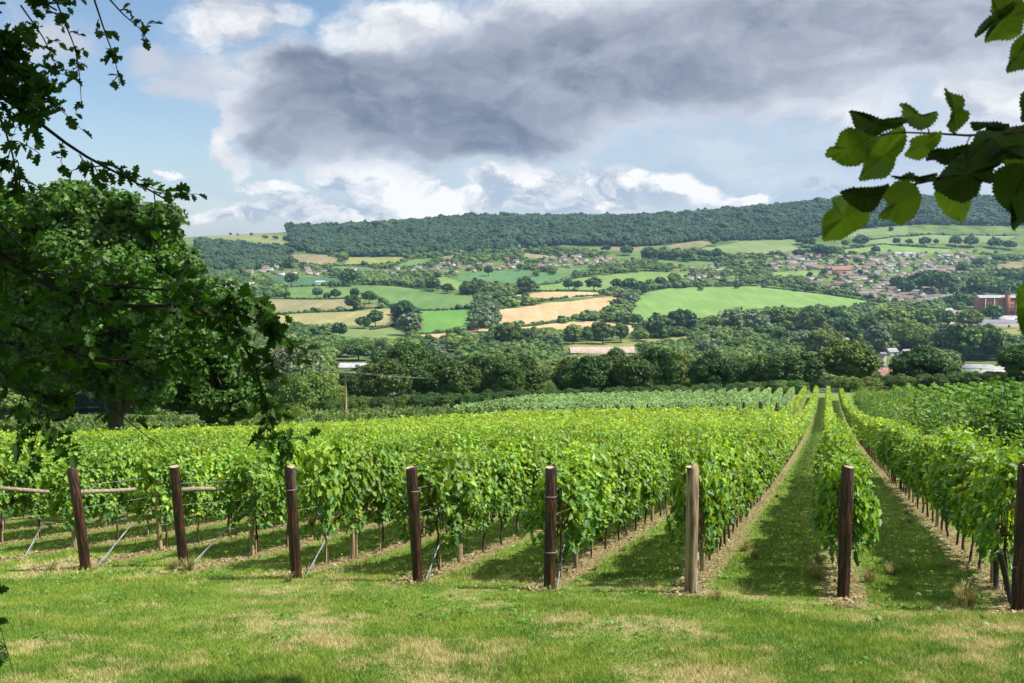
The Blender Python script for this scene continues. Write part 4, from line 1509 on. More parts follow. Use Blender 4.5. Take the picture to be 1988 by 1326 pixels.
for px, b, h, k, t, w in [(685, 603, 30, 'round', 'dark', 1.1), (688, 580, 20, 'round', 'dark', 1.0), (677, 556, 34, 'round', 'dark', 1.1), (717, 590, 25, 'round', 'dark', 1.2), (616, 580, 22, 'round', 'grey', 1.0), (652, 580, 18, 'wide', 'dark', 1.0),
                          (635, 580, 12, 'bush', 'dark', 1.0), (786, 634, 50, 'round', 'dark', 1.05), (797, 652, 46, 'round', 'grey', 1.15), (729, 634, 32, 'round', 'dark', 1.1), (706, 638, 24, 'wide', 'dark', 1.1), (660, 656, 30, 'wide', 'dark', 0.9),
                          (608, 606, 10, 'bush', 'mid', 1.0), (557, 580, 14, 'round', 'dark', 1.0), (566, 556, 26, 'round', 'dark', 1.1), (575, 650, 26, 'wide', 'dark', 1.0), (605, 652, 22, 'round', 'dark', 1.0), (590, 672, 26, 'wide', 'dark', 1.1),
                          (646, 534 + 24, 14, 'bush', 'dark', 1.0), (840, 566, 28, 'wide', 'dark', 1.0), (868, 570, 20, 'wide', 'dark', 1.1), (905, 572, 24, 'wide', 'dark', 1.1), (925, 570, 28, 'wide', 'dark', 1.0), (948, 582, 26, 'wide', 'dark', 1.0),
                          (970, 590, 22, 'round', 'dark', 1.1), (1020, 571, 34, 'round', 'dark', 1.15), (1104, 563, 20, 'round', 'dark', 1.1), (1122, 563, 18, 'round', 'dark', 1.2), (1153, 565, 27, 'round', 'dark', 1.3),
                          (1197, 563, 22, 'wide', 'dark', 1.0), (1222, 568, 28, 'wide', 'dark', 1.1), (1245, 572, 24, 'wide', 'dark', 1.0), (1282, 558, 20, 'round', 'mid', 1.1), (1308, 556, 26, 'round', 'mid', 1.0), (1262, 560, 18, 'round', 'mid', 1.0),
                          (940, 600, 26, 'round', 'grey', 1.1), (952, 618, 30, 'round', 'grey', 1.2), (936, 630, 34, 'round', 'grey', 1.2), (950, 645, 34, 'round', 'grey', 1.1), (928, 645, 30, 'round', 'grey', 1.0), (962, 632, 28, 'round', 'grey', 1.0),
                          (1205, 585, 24, 'wide', 'grey', 1.1), (1225, 596, 28, 'wide', 'grey', 1.1), (1200, 606, 26, 'wide', 'dark', 1.0), (1190, 622, 24, 'wide', 'dark', 1.0), (1215, 628, 24, 'wide', 'grey', 1.0), (1235, 630, 22, 'bush', 'mid', 1.0), (1180, 615, 20, 'bush', 'mid', 1.0),
                          (1140, 618, 12, 'bush', 'dark', 1.2), (1155, 616, 10, 'bush', 'dark', 1.2), (1010, 632, 10, 'bush', 'dark', 1.5), (948, 536, 20, 'round', 'dark', 1.0), (1008, 526, 14, 'round', 'dark', 1.0),
                          (1040, 536, 10, 'bush', 'mid', 1.2), (1118, 536, 12, 'bush', 'mid', 1.0), (1072, 533, 10, 'bush', 'dark', 1.3), (1015, 586, 12, 'bush', 'mid', 1.0), (1072, 584, 8, 'bush', 'mid', 1.0), (1052, 586, 8, 'bush', 'dark', 1.2),
                          (983, 594, 18, 'bush', 'dark', 1.0), (1000, 592, 14, 'bush', 'dark', 1.0), (1020, 590, 20, 'round', 'mid', 1.0), (1430, 560, 10, 'bush', 'mid', 1.0), (1360, 564, 10, 'bush', 'mid', 1.0), (1545, 566, 8, 'bush', 'mid', 1.0)]:
    tree_px(px, b, h, k, t, ZM, w)
ZH = 'below the wooded hill'
for px, b, h, k, t, w in [(1178, 489, 14, 'round', 'dark', 1.2), (1217, 496, 20, 'wide', 'dark', 1.0), (1387, 478, 18, 'round', 'dark', 1.2), (1360, 500, 14, 'round', 'dark', 1), (1372, 502, 16, 'round', 'dark', 1), (1392, 504, 22, 'round', 'dark', 1),
                          (1260, 510, 30, 'round', 'dark', 1.2), (1285, 503, 20, 'wide', 'dark', 1.1), (1310, 505, 20, 'wide', 'dark', 1.1), (1335, 508, 22, 'wide', 'dark', 1.0), (1670, 478, 20, 'wide', 'dark', 1.3), (1640, 480, 14, 'round', 'dark', 1.1),
                          (1740, 476, 14, 'round', 'dark', 1.1), (1765, 476, 12, 'wide', 'dark', 1.1), (1795, 478, 18, 'wide', 'dark', 1.1), (1817, 476, 12, 'round', 'dark', 1.0), (1855, 478, 20, 'wide', 'dark', 1.1), (1885, 480, 22, 'wide', 'dark', 1.1),
                          (1930, 482, 20, 'wide', 'dark', 1.2), (1960, 485, 18, 'wide', 'dark', 1.2), (1700, 492, 14, 'wide', 'dark', 1.0), (1730, 448, 8, 'bush', 'dark', 1), (1570, 480, 20, 'wide', 'dark', 1.2), (1555, 475, 16, 'wide', 'dark', 1.2),
                          (1590, 496, 22, 'wide', 'dark', 1.2), (1615, 498, 20, 'wide', 'dark', 1.2), (1550, 500, 16, 'wide', 'dark', 1.2),
                          (448, 457, 5, 'wide', 'dark', 1), (462, 457, 4, 'bush', 'dark', 1), (488, 458, 6, 'wide', 'dark', 1), (515, 463, 7, 'bush', 'dark', 1.3), (535, 464, 7, 'bush', 'dark', 1.3), (555, 466, 8, 'bush', 'dark', 1.3),
                          (566, 520, 20, 'wide', 'dark', 1.1), (590, 520, 12, 'bush', 'dark', 1.2)]:
    tree_px(px, b, h, k, t, ZH, w)
ZT = 'between the houses of the town'
for px, b, h, k, t, w in [(1760, 572, 30, 'wide', 'dark', 1.0), (1785, 566, 38, 'wide', 'dark', 1.1), (1808, 566, 42, 'wide', 'dark', 1.1), (1832, 572, 44, 'wide', 'dark', 1.0), (1745, 562, 26, 'wide', 'dark', 1.1), (1850, 575, 20, 'round', 'dark', 1.0),
                          (1632, 516, 12, 'wide', 'dark', 1.1), (1665, 514, 14, 'wide', 'dark', 1.0), (1898, 570, 36, 'wide', 'mid', 1.0), (1935, 580, 34, 'wide', 'mid', 1.2), (1960, 572, 30, 'wide', 'mid', 1.2), (1900, 520, 20, 'wide', 'dark', 1.1), (1870, 530, 20, 'wide', 'dark', 1.1),
                          (1860, 594, 26, 'wide', 'mid', 1.0), (1890, 600, 26, 'wide', 'light', 1.0), (1842, 596, 22, 'wide', 'dark', 1), (1670, 535, 12, 'round', 'dark', 1), (1700, 545, 12, 'round', 'dark', 1), (1600, 535, 14, 'round', 'dark', 1),
                          (1572, 540, 12, 'round', 'dark', 1), (1640, 560, 10, 'bush', 'dark', 1.4), (1655, 556, 8, 'bush', 'mid', 1.4), (1950, 545, 20, 'wide', 'dark', 1.2), (1975, 550, 24, 'wide', 'mid', 1.2)]:
    tree_px(px, b, h, k, t, ZT, w)

FIELD_PX = [f[3] for f in FIELDS]


def in_fields(px, py, grow=0.0):
    r = np.zeros(np.shape(px), bool)
    for pl in FIELD_PX:
        r |= in_poly(px, np.asarray(py) + grow, pl)
    return r


TOWN = [[(1490, 500), (1560, 494), (1640, 500), (1760, 494), (1900, 492), (1925, 505), (1880, 520), (1850, 560), (1868, 580), (1840, 598), (1760, 598), (1680, 580), (1600, 566), (1560, 545), (1500, 528)],
        [(820, 520), (870, 512), (925, 518), (930, 532), (870, 534), (820, 536)], [(925, 512), (990, 505), (1030, 517), (1010, 527), (930, 530)],
        [(1080, 500), (1130, 500), (1232, 506), (1230, 514), (1120, 522), (1030, 526), (1040, 514)], [(480, 525), (540, 520), (640, 530), (640, 540), (540, 540), (480, 545)],
        [(640, 528), (730, 524), (820, 522), (820, 534), (700, 540)], [(1310, 520), (1420, 524), (1450, 532), (1380, 530), (1300, 528)], [(1330, 542), (1430, 536), (1440, 552), (1340, 552)],
        [(860, 500), (900, 488), (900, 494), (870, 506)], [(1000, 480), (1060, 472), (1075, 480), (1010, 490)], [(1660, 450), (1700, 440), (1705, 455), (1665, 460)]]


def in_town(px, py):
    r = np.zeros(np.shape(px), bool)
    for pl in TOWN:
        r |= in_poly(px, py, pl)
    return r


def keep_clear(px, py, h):
    """true where the trunk or the crown would stand in a field, a town or in front of them"""
    bad = in_fields(px, py) | in_town(px, py) | in_fields(px, py - h * 0.55)
    return bad


# buildings of the near valley must stay visible
SHOW = [(1560, 700, 1610, 740), (652, 690, 722, 722), (805, 682, 890, 712), (1095, 660, 1235, 690), (1580, 640, 1655, 668), (1835, 566, 1988, 640), (1745, 680, 1790, 720), (1862, 696, 1962, 745), (1565, 686, 1605, 750), (1690, 684, 1740, 750)]


def hides(px, py, h, w):
    r = np.zeros(np.shape(px), bool)
    for a, b, c, d in SHOW:
        r |= (px + w > a) & (px - w < c) & (py - h < d) & (py > b + 4)
    return r


# random trees filling the valley woods
rg = np.random.default_rng(77)
EXTRA = []
npt = 75000
D_ = 260 * (2250 / 260) ** (rg.random(npt) ** 0.8)
PXx = rg.uniform(-60, 2040, npt)
Xc = (PXx - 994) / F_PX * D_
Zc = gz(Xc, D_)
PPX, PPY = to_px(Xc, D_, Zc)
Hh = rg.uniform(7, 14, npt) * np.where(D_ > 1500, 0.9, 1)
hp = Hh / D_ * F_PX
dens_ok = rg.random(npt) < np.clip((D_ / 1500) ** 1.25, 0.04, 1)
wooded = vnoise(Xc + 3000, D_ + 500, 0.011, 21)
mid_zone = (PPY < 600)
ok = dens_ok & ~keep_clear(PPX, PPY, hp) & ~hides(PPX, PPY, hp, hp * .5)
ok &= ~mid_zone | (wooded > 0.36) | (rg.random(npt) < 0.25)
grid = {}
for i in np.nonzero(ok)[0]:
    s_ = 7.5 if D_[i] < 1200 else 9
    key = (int(Xc[i] // s_), int(D_[i] // s_))
    if key in grid:
        continue
    grid[key] = i
    EXTRA.append((D_[i], PPX[i], Xc[i], D_[i], Zc[i], Hh[i]))
EXTRA.sort()
N_TREE = 296
n_more = N_TREE - len(TREES)
TONES = ['dark', 'mid', 'dark', 'mid', 'light', 'grey', 'mid']
step = 1
more, far_trees = EXTRA[:max(0, n_more)], EXTRA[max(0, n_more):]
for d, px, X, Y, Z, h in more:
    TREES.append((px, X, Y, Z, h, random.choice(['round', 'wide', 'wide', 'bush', 'round']), random.choice(TONES), ZV, random.uniform(0.9, 1.2)))
print('TREES', len(TREES), 'far', len(far_trees))
seen = {}
TREES.sort(key=lambda t: t[0])
for i, (px, X, Y, Z, h, kind, tone, zone, wf) in enumerate(TREES):
    res = 'near' if Y < 260 else ('mid' if Y < 900 else 'far')
    key = (kind, tone, zone)
    seen[key] = seen.get(key, 0) + 1
    nm = {'bush': 'bush', 'tall': 'tree'}.get(kind, 'tree')
    root = tag(empty(nm, (X, Y, Z), random.uniform(0, 6.28)), f"{TW[tone]} {KW[kind]} {nm} {ZS.get(zone, zone)}, {ordn(seen[key])} from the left", nm,
               'trees ' + (zone or 'of the valley'))
    root.scale = (h * wf, h * wf, h)
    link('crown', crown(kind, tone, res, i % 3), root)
    if kind != 'bush' or res != 'far':
        link('trunk', TRK[i % 3], root)


def merged_trees(name, lst, tones, label, res_n, seed, lsize):
    """lst: (x, y, z, h, w)"""
    rg = np.random.default_rng(seed)
    protos = []
    for v in range(5):
        bl = blobs_for(['round', 'wide', 'round', 'wide', 'bush'][v], 900 + v)
        bl = bl[::2] + [bl[-1]]
        mb = MB()
        B = np.array(bl)
        for b in B:
            V, Fc = ICO1
            if b[3] < 0.14:
                continue
            k_ = 1 + rg.normal(0, 0.12, len(V))
            Vb = b[:3] + V * b[3:6] * (0.92 if res_n > 100 else 1.05) * k_[:, None]
            f_ = Fc[(V[Fc][:, :, 2].mean(1) > -0.35)]
            mb.add(Vb, f_, rg.random(len(f_)))
        n = res_n
        if n:
            pick = rg.integers(0, len(B), n)
            D = rg.normal(size=(n, 3))
            D /= np.linalg.norm(D, axis=1)[:, None]
            D[:, 2] = np.abs(D[:, 2]) - 0.2
            P = B[pick, :3] + D * B[pick, 3:6] * 1.08
            scatter(mb, SQUARE, P, D + rg.normal(0, .6, (n, 3)), lsize * rg.uniform(0.7, 1.3, n), rg=rg)
        V = np.concatenate(mb.v)
        protos.append((V, {k: np.concatenate(f) for k, f in mb.f.items()}, {k: np.concatenate(t) for k, t in mb.t.items()}))
    L = np.array(lst)
    for tone, mat, lab in tones:
        sel = np.nonzero((np.arange(len(L)) * 7919 % 100 >= tone[0] * 100) & (np.arange(len(L)) * 7919 % 100 < tone[1] * 100))[0]
        out = MB()
        pv = rg.integers(0, 5, len(sel))
        for v in range(5):
            S = L[sel[pv == v]]
            if not len(S):
                continue
            V, Fs, Ts = protos[v]
            a = rg.uniform(0, 6.28, len(S))
            c_, s_ = np.cos(a)[:, None], np.sin(a)[:, None]
            w = S[:, 4][:, None]
            X = (V[None, :, 0] * c_ - V[None, :, 1] * s_) * w + S[:, 0][:, None]
            Y = (V[None, :, 0] * s_ + V[None, :, 1] * c_) * w + S[:, 1][:, None]
            Z = V[None, :, 2] * S[:, 3][:, None] + S[:, 2][:, None]
            VV = np.stack([X, Y, Z], -1).reshape(-1, 3)
            base = out.n
            vig = rg.normal(0, 0.16 if name == 'forest' else 0.3, len(S))
            for k, Fk in Fs.items():
                FF = (Fk[None] + (np.arange(len(S)) * len(V))[:, None, None]).reshape(-1, k)
                out.f.setdefault(k, []).append(FF + base)
                out.t.setdefault(k, []).append(np.clip((Ts[k][None] * 0.5 + 0.25 + vig[:, None]).ravel(), 0, 1))
            out.v.append(VV)
            out.n += len(VV)
        if out.n:
            tag(link(name, out.mesh(name, mat)), lab, 'woodland', kind='stuff')


rg = np.random.default_rng(78)
ft = [(X, Y, Z, h, h * rg.uniform(0.95, 1.35)) for d, px, X, Y, Z, h in far_trees if Y < 1100]
ft2 = [(X, Y, Z, h, h * rg.uniform(0.95, 1.35)) for d, px, X, Y, Z, h in far_trees if Y >= 1100]
merged_trees('woodland', ft, [((0, .45), M['tree_dark'], 'dark trees massed on the near valley floor'), ((.45, .8), M['tree'], 'mid green trees massed on the near valley floor'),
                              ((.8, 1), M['tree_light'], 'pale green trees massed on the near valley floor')], '', 320, 41, 0.085)
merged_trees('woodland', ft2, [((0, .6), M['tree_dark'], 'dark trees and hedgerows across the far valley'), ((.6, 1), M['tree'], 'mid green trees and hedgerows across the far valley')], '', 60, 42, 0.12)

# the wooded hill
FOREST = [(560, 434), (800, 412), (1050, 405), (1350, 398), (1600, 372), (1988, 365), (2100, 365), (2100, 440), (1760, 436), (1640, 446), (1600, 458), (1540, 464), (1440, 467), (1370, 466), (1300, 474), (1250, 478), (1180, 478), (1100, 476),
          (1010, 482), (950, 492), (900, 490), (800, 497), (700, 500), (640, 494), (580, 488), (566, 470)]
SPUR = [(388, 474), (560, 485), (575, 500), (545, 520), (480, 540), (388, 548)]
n = 120000
D_ = rg.uniform(1750, 3250, n)
PXx = rg.uniform(360, 2080, n)
Xc = (PXx - 994) / F_PX * D_
Zc = gz(Xc, D_)
A_, B_ = to_px(Xc, D_, Zc)
keep = (in_poly(A_, B_, FOREST) & (D_ > 2050)) | (in_poly(A_, B_, SPUR) & ~in_fields(A_, B_) & ~in_town(A_, B_))
grid, lst = set(), []
for i in np.nonzero(keep)[0]:
    key = (int(Xc[i] // 11), int(D_[i] // 13))
    if key in grid:
        continue
    grid.add(key)
    h = rg.uniform(9, 20) * (1 + 0.25 * math.sin(Xc[i] / 90) * math.sin(D_[i] / 70))
    if rg.random() < 0.06:
        h *= 1.35
    lst.append((Xc[i], D_[i], Zc[i] - 2, h, h * rg.uniform(0.8, 1.5)))
print('forest', len(lst))
merged_trees('forest', lst, [((0, 1), M['wood_far'], 'continuous dark beech wood covering the hill')], '', 0, 43, 0.14)

# ------------------------------------------------------------------ hedges along the fields
HEDGES = [[(550, 559), (685, 553), (762, 555)], [(700, 528), (820, 534)], [(553, 580), (640, 581), (735, 581)], [(500, 614), (620, 606), (700, 600), (762, 597)], [(735, 584), (762, 597), (806, 602)],
          [(806, 603), (921, 599)], [(720, 640), (790, 628)], [(806, 649), (930, 640)], [(960, 636), (1030, 633), (1052, 627)], [(1038, 632), (1100, 624), (1170, 612)],
          [(990, 582), (1045, 584), (1100, 578), (1180, 574)], [(960, 601), (1000, 595)], [(1042, 566), (1110, 566), (1171, 566)], [(1080, 550), (1125, 538)], [(900, 550), (960, 553), (1030, 556), (1081, 550)],
          [(1240, 560), (1300, 559), (1380, 556), (1480, 556)], [(1480, 558), (1600, 571), (1700, 586)], [(1120, 530), (1200, 526), (1256, 526)], [(1500, 540), (1590, 539)], [(1629, 486), (1714, 474), (1847, 484)],
          [(1684, 466), (1811, 455), (1975, 457)], [(1440, 494), (1560, 496)], [(1500, 505), (1620, 500)], [(1230, 636), (1350, 632)], [(640, 515), (727, 519)], [(668, 514), (730, 516), (790, 507)], [(640, 540), (760, 542), (820, 540)],
          [(1600, 560), (1700, 575), (1800, 600)], [(1380, 494), (1395, 521)], [(395, 474), (480, 482), (567, 487)], [(860, 658), (960, 650)], [(1247, 500), (1395, 508)], [(755, 519), (800, 503), (840, 500)]]
HM = M['tree_dark']
for i, pl in enumerate(HEDGES):
    rg = np.random.default_rng(1000 + i)
    pts = np.array([at(x, y, 300)[:2] for x, y in pl])
    seg = np.linalg.norm(np.diff(pts, axis=0), axis=1)
    L = seg.sum()
    n = max(6, int(L / 3.0))
    t = np.linspace(0, L, n)
    cs = np.concatenate([[0], np.cumsum(seg)])
    X = np.interp(t, cs, pts[:, 0])
    Y = np.interp(t, cs, pts[:, 1])
    mb = MB()
    Z = gz(X, Y)
    for q in range(n):
        if rg.random() < 0.06:
            continue
        r = rg.uniform(1.0, 2.3) * (rg.uniform(1.6, 2.8) if rg.random() < 0.12 else 1)
        V, Fc = ICO1
        mb.add(np.array([X[q], Y[q], Z[q] + r * 0.5]) + V * np.array([r * 1.2, r * 1.2, r]) * (1 + rg.normal(0, 0.14, (len(V), 1))), Fc, rg.random(len(Fc)) * 0.7)
    tag(link('hedge', mb.mesh('hedge', HM)), f'dark field hedge, {ordn(i + 1)} of the hedges traced between the valley fields', 'hedge', 'field hedges in the valley')

# ------------------------------------------------------------------ houses
WALLS = [simple_mat('cream_wall', (0.40, 0.35, 0.27), (0.50, 0.45, 0.36), 1.0, 0.9), simple_mat('stone_wall', (0.28, 0.24, 0.19), (0.36, 0.31, 0.25), 1.0, 0.9),
         simple_mat('brick_wall', (0.27, 0.15, 0.11), (0.36, 0.21, 0.15), 1.0, 0.9), simple_mat('white_wall', (0.52, 0.51, 0.48), (0.62, 0.61, 0.58), 1.0, 0.9)]
ROOFS = [simple_mat('brown_roof', (0.12, 0.09, 0.08), (0.18, 0.135, 0.115), 0.6, 0.9), simple_mat('grey_roof', (0.13, 0.125, 0.13), (0.20, 0.19, 0.19), 0.6, 0.8),
         simple_mat('red_roof', (0.20, 0.11, 0.085), (0.27, 0.155, 0.12), 0.6, 0.9)]
M['pane'] = simple_mat('window_pane', (0.03, 0.035, 0.04), (0.06, 0.07, 0.08), 1.0, 0.15, spec=0.6)
WN = ['cream', 'stone', 'brick', 'white']
RN = ['brown', 'grey', 'red-brown']
_hm = {}


def house_parts(L, Dp, H, Rg, wm, rm, key, nwin=2):
    if key in _hm:
        return _hm[key]
    w = MB()
    w.box((0, 0, H / 2 - 0.5), (L, Dp, H + 1.0))
    for s in (-1, 1):
        x = s * L / 2
        w.add([(x, -Dp / 2, H), (x, Dp / 2, H), (x, 0, H + Rg)], [(0, 1, 2)])
    r = MB()
    o = 0.35
    k = Rg / (Dp / 2)
    for s in (-1, 1):
        y1, z1 = s * (Dp / 2 + o), H - o * k
        r.add([(-L / 2 - o, y1, z1), (L / 2 + o, y1, z1), (L / 2 + o, 0, H + Rg), (-L / 2 - o, 0, H + Rg),
               (-L / 2 - o, y1, z1 + 0.2), (L / 2 + o, y1, z1 + 0.2), (L / 2 + o, 0, H + Rg + 0.2), (-L / 2 - o, 0, H + Rg + 0.2)],
              [(0, 1, 2, 3), (4, 5, 6, 7), (0, 1, 5, 4), (0, 3, 7, 4), (1, 2, 6, 5)])
    c = MB()
    c.box((L / 2 - 0.7, 0, H + Rg + 0.5), (0.8, 0.9, 1.7))
    p = MB()
    for fl in range(2 if H > 4 else 1):
        for j in range(nwin):
            xx = (j + 0.5) / nwin * L - L / 2
            for s in (-1, 1):
                p.box((xx, s * Dp / 2, 1.4 + fl * 2.5), (1.1, 0.12, 1.1))
    _hm[key] = (w.mesh('wall', wm), r.mesh('roof', rm), c.mesh('chimney', wm), p.mesh('windows', M['pane']))
    return _hm[key]


def house(x, y, rz, L, Dp, H, Rg, wi, ri, label, group, name='house', cat='house', chim=True, nwin=3, z=None):
    key = (round(L), round(Dp), round(H), round(Rg, 1), wi, ri, nwin)
    w, r, c, p = house_parts(round(L), round(Dp), round(H), Rg, WALLS[wi], ROOFS[ri], key, nwin)
    root = tag(empty(name, (x, y, gz1(x, y) if z is None else z), rz), label, cat, group)
    link('wall', w, root)
    ro = link('roof', r, root)
    if chim:
        link('chimney', c, ro)
    return root


rg = np.random.default_rng(55)
cands = []
ZN = ['in the far town', 'left of centre', 'left of centre', 'in the middle village', 'in the left village', 'in the left village', 'by the far hedges', 'by the right farm',
      'under the wood', 'under the wood', 'behind the hazel leaves']
tot = [230, 16, 14, 34, 16, 14, 8, 8, 4, 6, 4]
HOUSES = []
for zi, (pl, n) in enumerate(zip(TOWN, tot)):
    xs = [p_[0] for p_ in pl]
    ys = [p_[1] for p_ in pl]
    got, tries = [], 0
    while len(got) < n and tries < n * 80:
        tries += 1
        px, py = rg.uniform(min(xs), max(xs)), rg.uniform(min(ys), max(ys))
        if zi == 0:      # streets run across the view
            py = min(ys) + (round((py - min(ys)) / 5.2) * 5.2) + rg.normal(0, 0.7) + 0.004 * (px - 1650)
        if not bool(in_poly(np.array([px]), np.array([py]), pl)[0]) or bool(in_fields(np.array([px]), np.array([py]))[0]):
            continue
        X, Y, Z = at(px, py, 300)
        if any(abs(X - a) < 13 and abs(Y - b) < 13 for a, b, *_ in got):
            continue
        if any(abs(X - t[1]) < 8 and abs(Y - t[2]) < 10 for t in TREES):
            continue
        terr = zi == 0 and rg.random() < 0.35
        got.append((X, Y, px, py, terr))
    for g_ in got:
        HOUSES.append((g_[2], g_, zi))
HOUSES.sort(key=lambda q: q[0])
cn = {}
for px, (X, Y, _, py, terr), zi in HOUSES:
    wi = int(rg.choice([0, 1, 2, 3], p=[0.36, 0.30, 0.12, 0.22]))
    ri = int(rg.choice([0, 1, 2], p=[0.54, 0.40, 0.06]))
    key = (wi, ri, ZN[zi], terr)
    cn[key] = cn.get(key, 0) + 1
    L = 24 if terr else rg.choice([8, 10, 12])
    rz = rg.choice([0, 0, 0.25, -0.2, 1.4]) + rg.normal(0, 0.08)
    house(X, Y, rz, L, 7, 5, 2.4 + 0.3 * rg.integers(0, 3), wi, ri,
          f"{WN[wi]} {'terrace' if terr else 'house'} with {RN[ri]} roof {ZN[zi]}, {ordn(cn[key])} from left", 'houses ' + ZN[zi],
          'terraced_house' if terr else 'house', 'terrace' if terr else 'house', nwin=8 if terr else 3)
print('houses', len(HOUSES))

# garden trees among the houses, one mass
lst = []
for _ in range(1000):
    zi = int(rg.choice(len(TOWN), p=np.array(tot) / sum(tot)))
    pl = TOWN[zi]
    xs = [p_[0] for p_ in pl]
    ys = [p_[1] for p_ in pl]
    px, py = rg.uniform(min(xs) - 10, max(xs) + 10), rg.uniform(min(ys) - 2, max(ys) + 3)
    if bool(in_fields(np.array([px]), np.array([py]))[0]):
        continue
    X, Y, Z = at(px, py, 300)
    if any(abs(X - q[1][0]) < 6 and abs(Y - q[1][1]) < 7 for q in HOUSES):
        continue
    h = rg.uniform(3.5, 8.5)
    lst.append((X, Y, Z, h, h * rg.uniform(0.9, 1.4)))
merged_trees('garden_trees', lst, [((0, 1), M['tree_dark'], 'small garden trees and bushes packed between the town houses')], '', 30, 44, 0.16)

# the brick mill and the sheds of the near valley
M['mill'] = simple_mat('mill_brick', (0.22, 0.085, 0.06), (0.30, 0.13, 0.09), 0.4, 0.9)
M['shed_roof'] = simple_mat('shed_roof', (0.11, 0.11, 0.13), (0.17, 0.17, 0.19), 0.3, 0.6)
M['shed_light'] = simple_mat('pale_shed_roof', (0.24, 0.24, 0.26), (0.34, 0.34, 0.36), 0.3, 0.5)
M['tan_roof'] = simple_mat('long_brown_roof', (0.27, 0.21, 0.18), (0.37, 0.30, 0.26), 0.3, 0.9)
M['lintel'] = simple_mat('stone_trim', (0.45, 0.38, 0.30), (0.52, 0.45, 0.36), 1, 0.9)


def mill():
    X, Y, Z = at(1950, 616, 300)
    k = Y / F_PX
    L, H = 118 * k, 38 * k
    root = tag(empty('mill', (X + 0 * k, Y, Z), R(4)), 'long red brick mill with stair tower and pale roof at the right edge', 'mill')
    w = MB()
    w.box((8 * k, 8, H / 2 - 2), (L, 16, H + 4))
    link('wall', w.mesh('wall', M['mill']), root)
    r = MB()
    x0, x1, y0, y1 = 8 * k - L / 2 - 0.5, 8 * k + L / 2 + 0.5, -0.6, 16.6
    r.add([(x0, y0, H + 0.02), (x1, y0, H + 0.02), (x1, y1, H + 0.02), (x0, y1, H + 0.02), (x0, 8, H + 3.4), (x1, 8, H + 3.4)],
          [(0, 1, 5, 4), (2, 3, 4, 5)])
    r.add([(x0, y0, H + 0.02), (x0, y1, H + 0.02), (x0, 8, H + 3.4)], [(0, 1, 2)])
    link('roof', r.mesh('roof', M['shed_light']), root)
    t = MB()
    t.box((2 * k, -2.5, H / 2 + 2), (7 * k, 5, H + 9))
    t.box((2 * k, -2.5, H + 6.9), (7.8 * k, 5.6, 0.8))
    link('tower', t.mesh('tower', M['mill']), root)
    for px in (-40, -22, 22, 40, 60):
        b = MB()
        b.box((px * k, -0.2, H / 2), (0.9, 0.35, H))
        link('pilaster', b.mesh('pilaster', M['lintel']), root)
    for fl in range(5):
        for j in range(22):
            xx = 8 * k - L / 2 + (j + 0.7) * L / 22.5
            if abs(xx - 2 * k) < 4.5 * k:
                continue
            if fl == 0 and j % 2:
                continue
            b = MB()
            b.box((xx, -0.02, 2.5 + fl * H / 5.4), (1.1, 0.2, 2.0))
            link('window', b.mesh('window', M['pane']), root)


mill()


def shed(px, py, wpx, hpx, rpx, rz, wm, rm, label, name='shed', dep=14.0, mono=False, d=None):
    if d is None:
        X, Y, Z = at(px, py, 300)
    else:
        X, Y = (px - 994) / F_PX * d, d
        Z = -(py - 470) / F_PX * d
    k = Y / F_PX
    L, H, Rg = wpx * k, hpx * k, rpx * k
    root = tag(empty(name, (X, Y, Z), rz), label, name.replace('_', ' '))
    w = MB()
    w.box((0, 0, H / 2 - 3), (L, dep, H + 6))
    if not mono:
        for s in (-1, 1):
            w.add([(s * L / 2, -dep / 2, H), (s * L / 2, dep / 2, H), (s * L / 2, 0, H + Rg)], [(0, 1, 2)])
    link('wall', w.mesh('wall', wm), root)
    r = MB()
    if mono:
        r.box((0, 0, H + 0.22), (L + 1, dep + 1.6, 0.4))
    else:
        o = 0.4
        kk = Rg / (dep / 2)
        for s in (-1, 1):
            y1, z1 = s * (dep / 2 + o), H - o * kk
            r.add([(-L / 2 - o, y1, z1 + .05), (L / 2 + o, y1, z1 + .05), (L / 2 + o, 0, H + Rg + .05), (-L / 2 - o, 0, H + Rg + .05),
                   (-L / 2 - o, y1, z1 + .3), (L / 2 + o, y1, z1 + .3), (L / 2 + o, 0, H + Rg + .3), (-L / 2 - o, 0, H + Rg + .3)],
                  [(0, 1, 2, 3), (4, 5, 6, 7), (0, 1, 5, 4), (0, 3, 7, 4), (1, 2, 6, 5)])
        n_ = 6
        s2 = MB()
        for j in range(n_):
            s2.box(((j + 0.5) / n_ * L - L / 2, -dep / 4, H + Rg / 2 + 0.36), (L / n_ * 0.25, dep * 0.22, 0.05))
    ro = link('roof', r.mesh('roof', rm), root)
    dz = MB()
    dz.box((L * 0.2, -dep / 2 - 0.02, 1.6), (3.2, 0.12, 3.2))
    link('door', dz.mesh('door', M['shed_roof']), root)
    return root


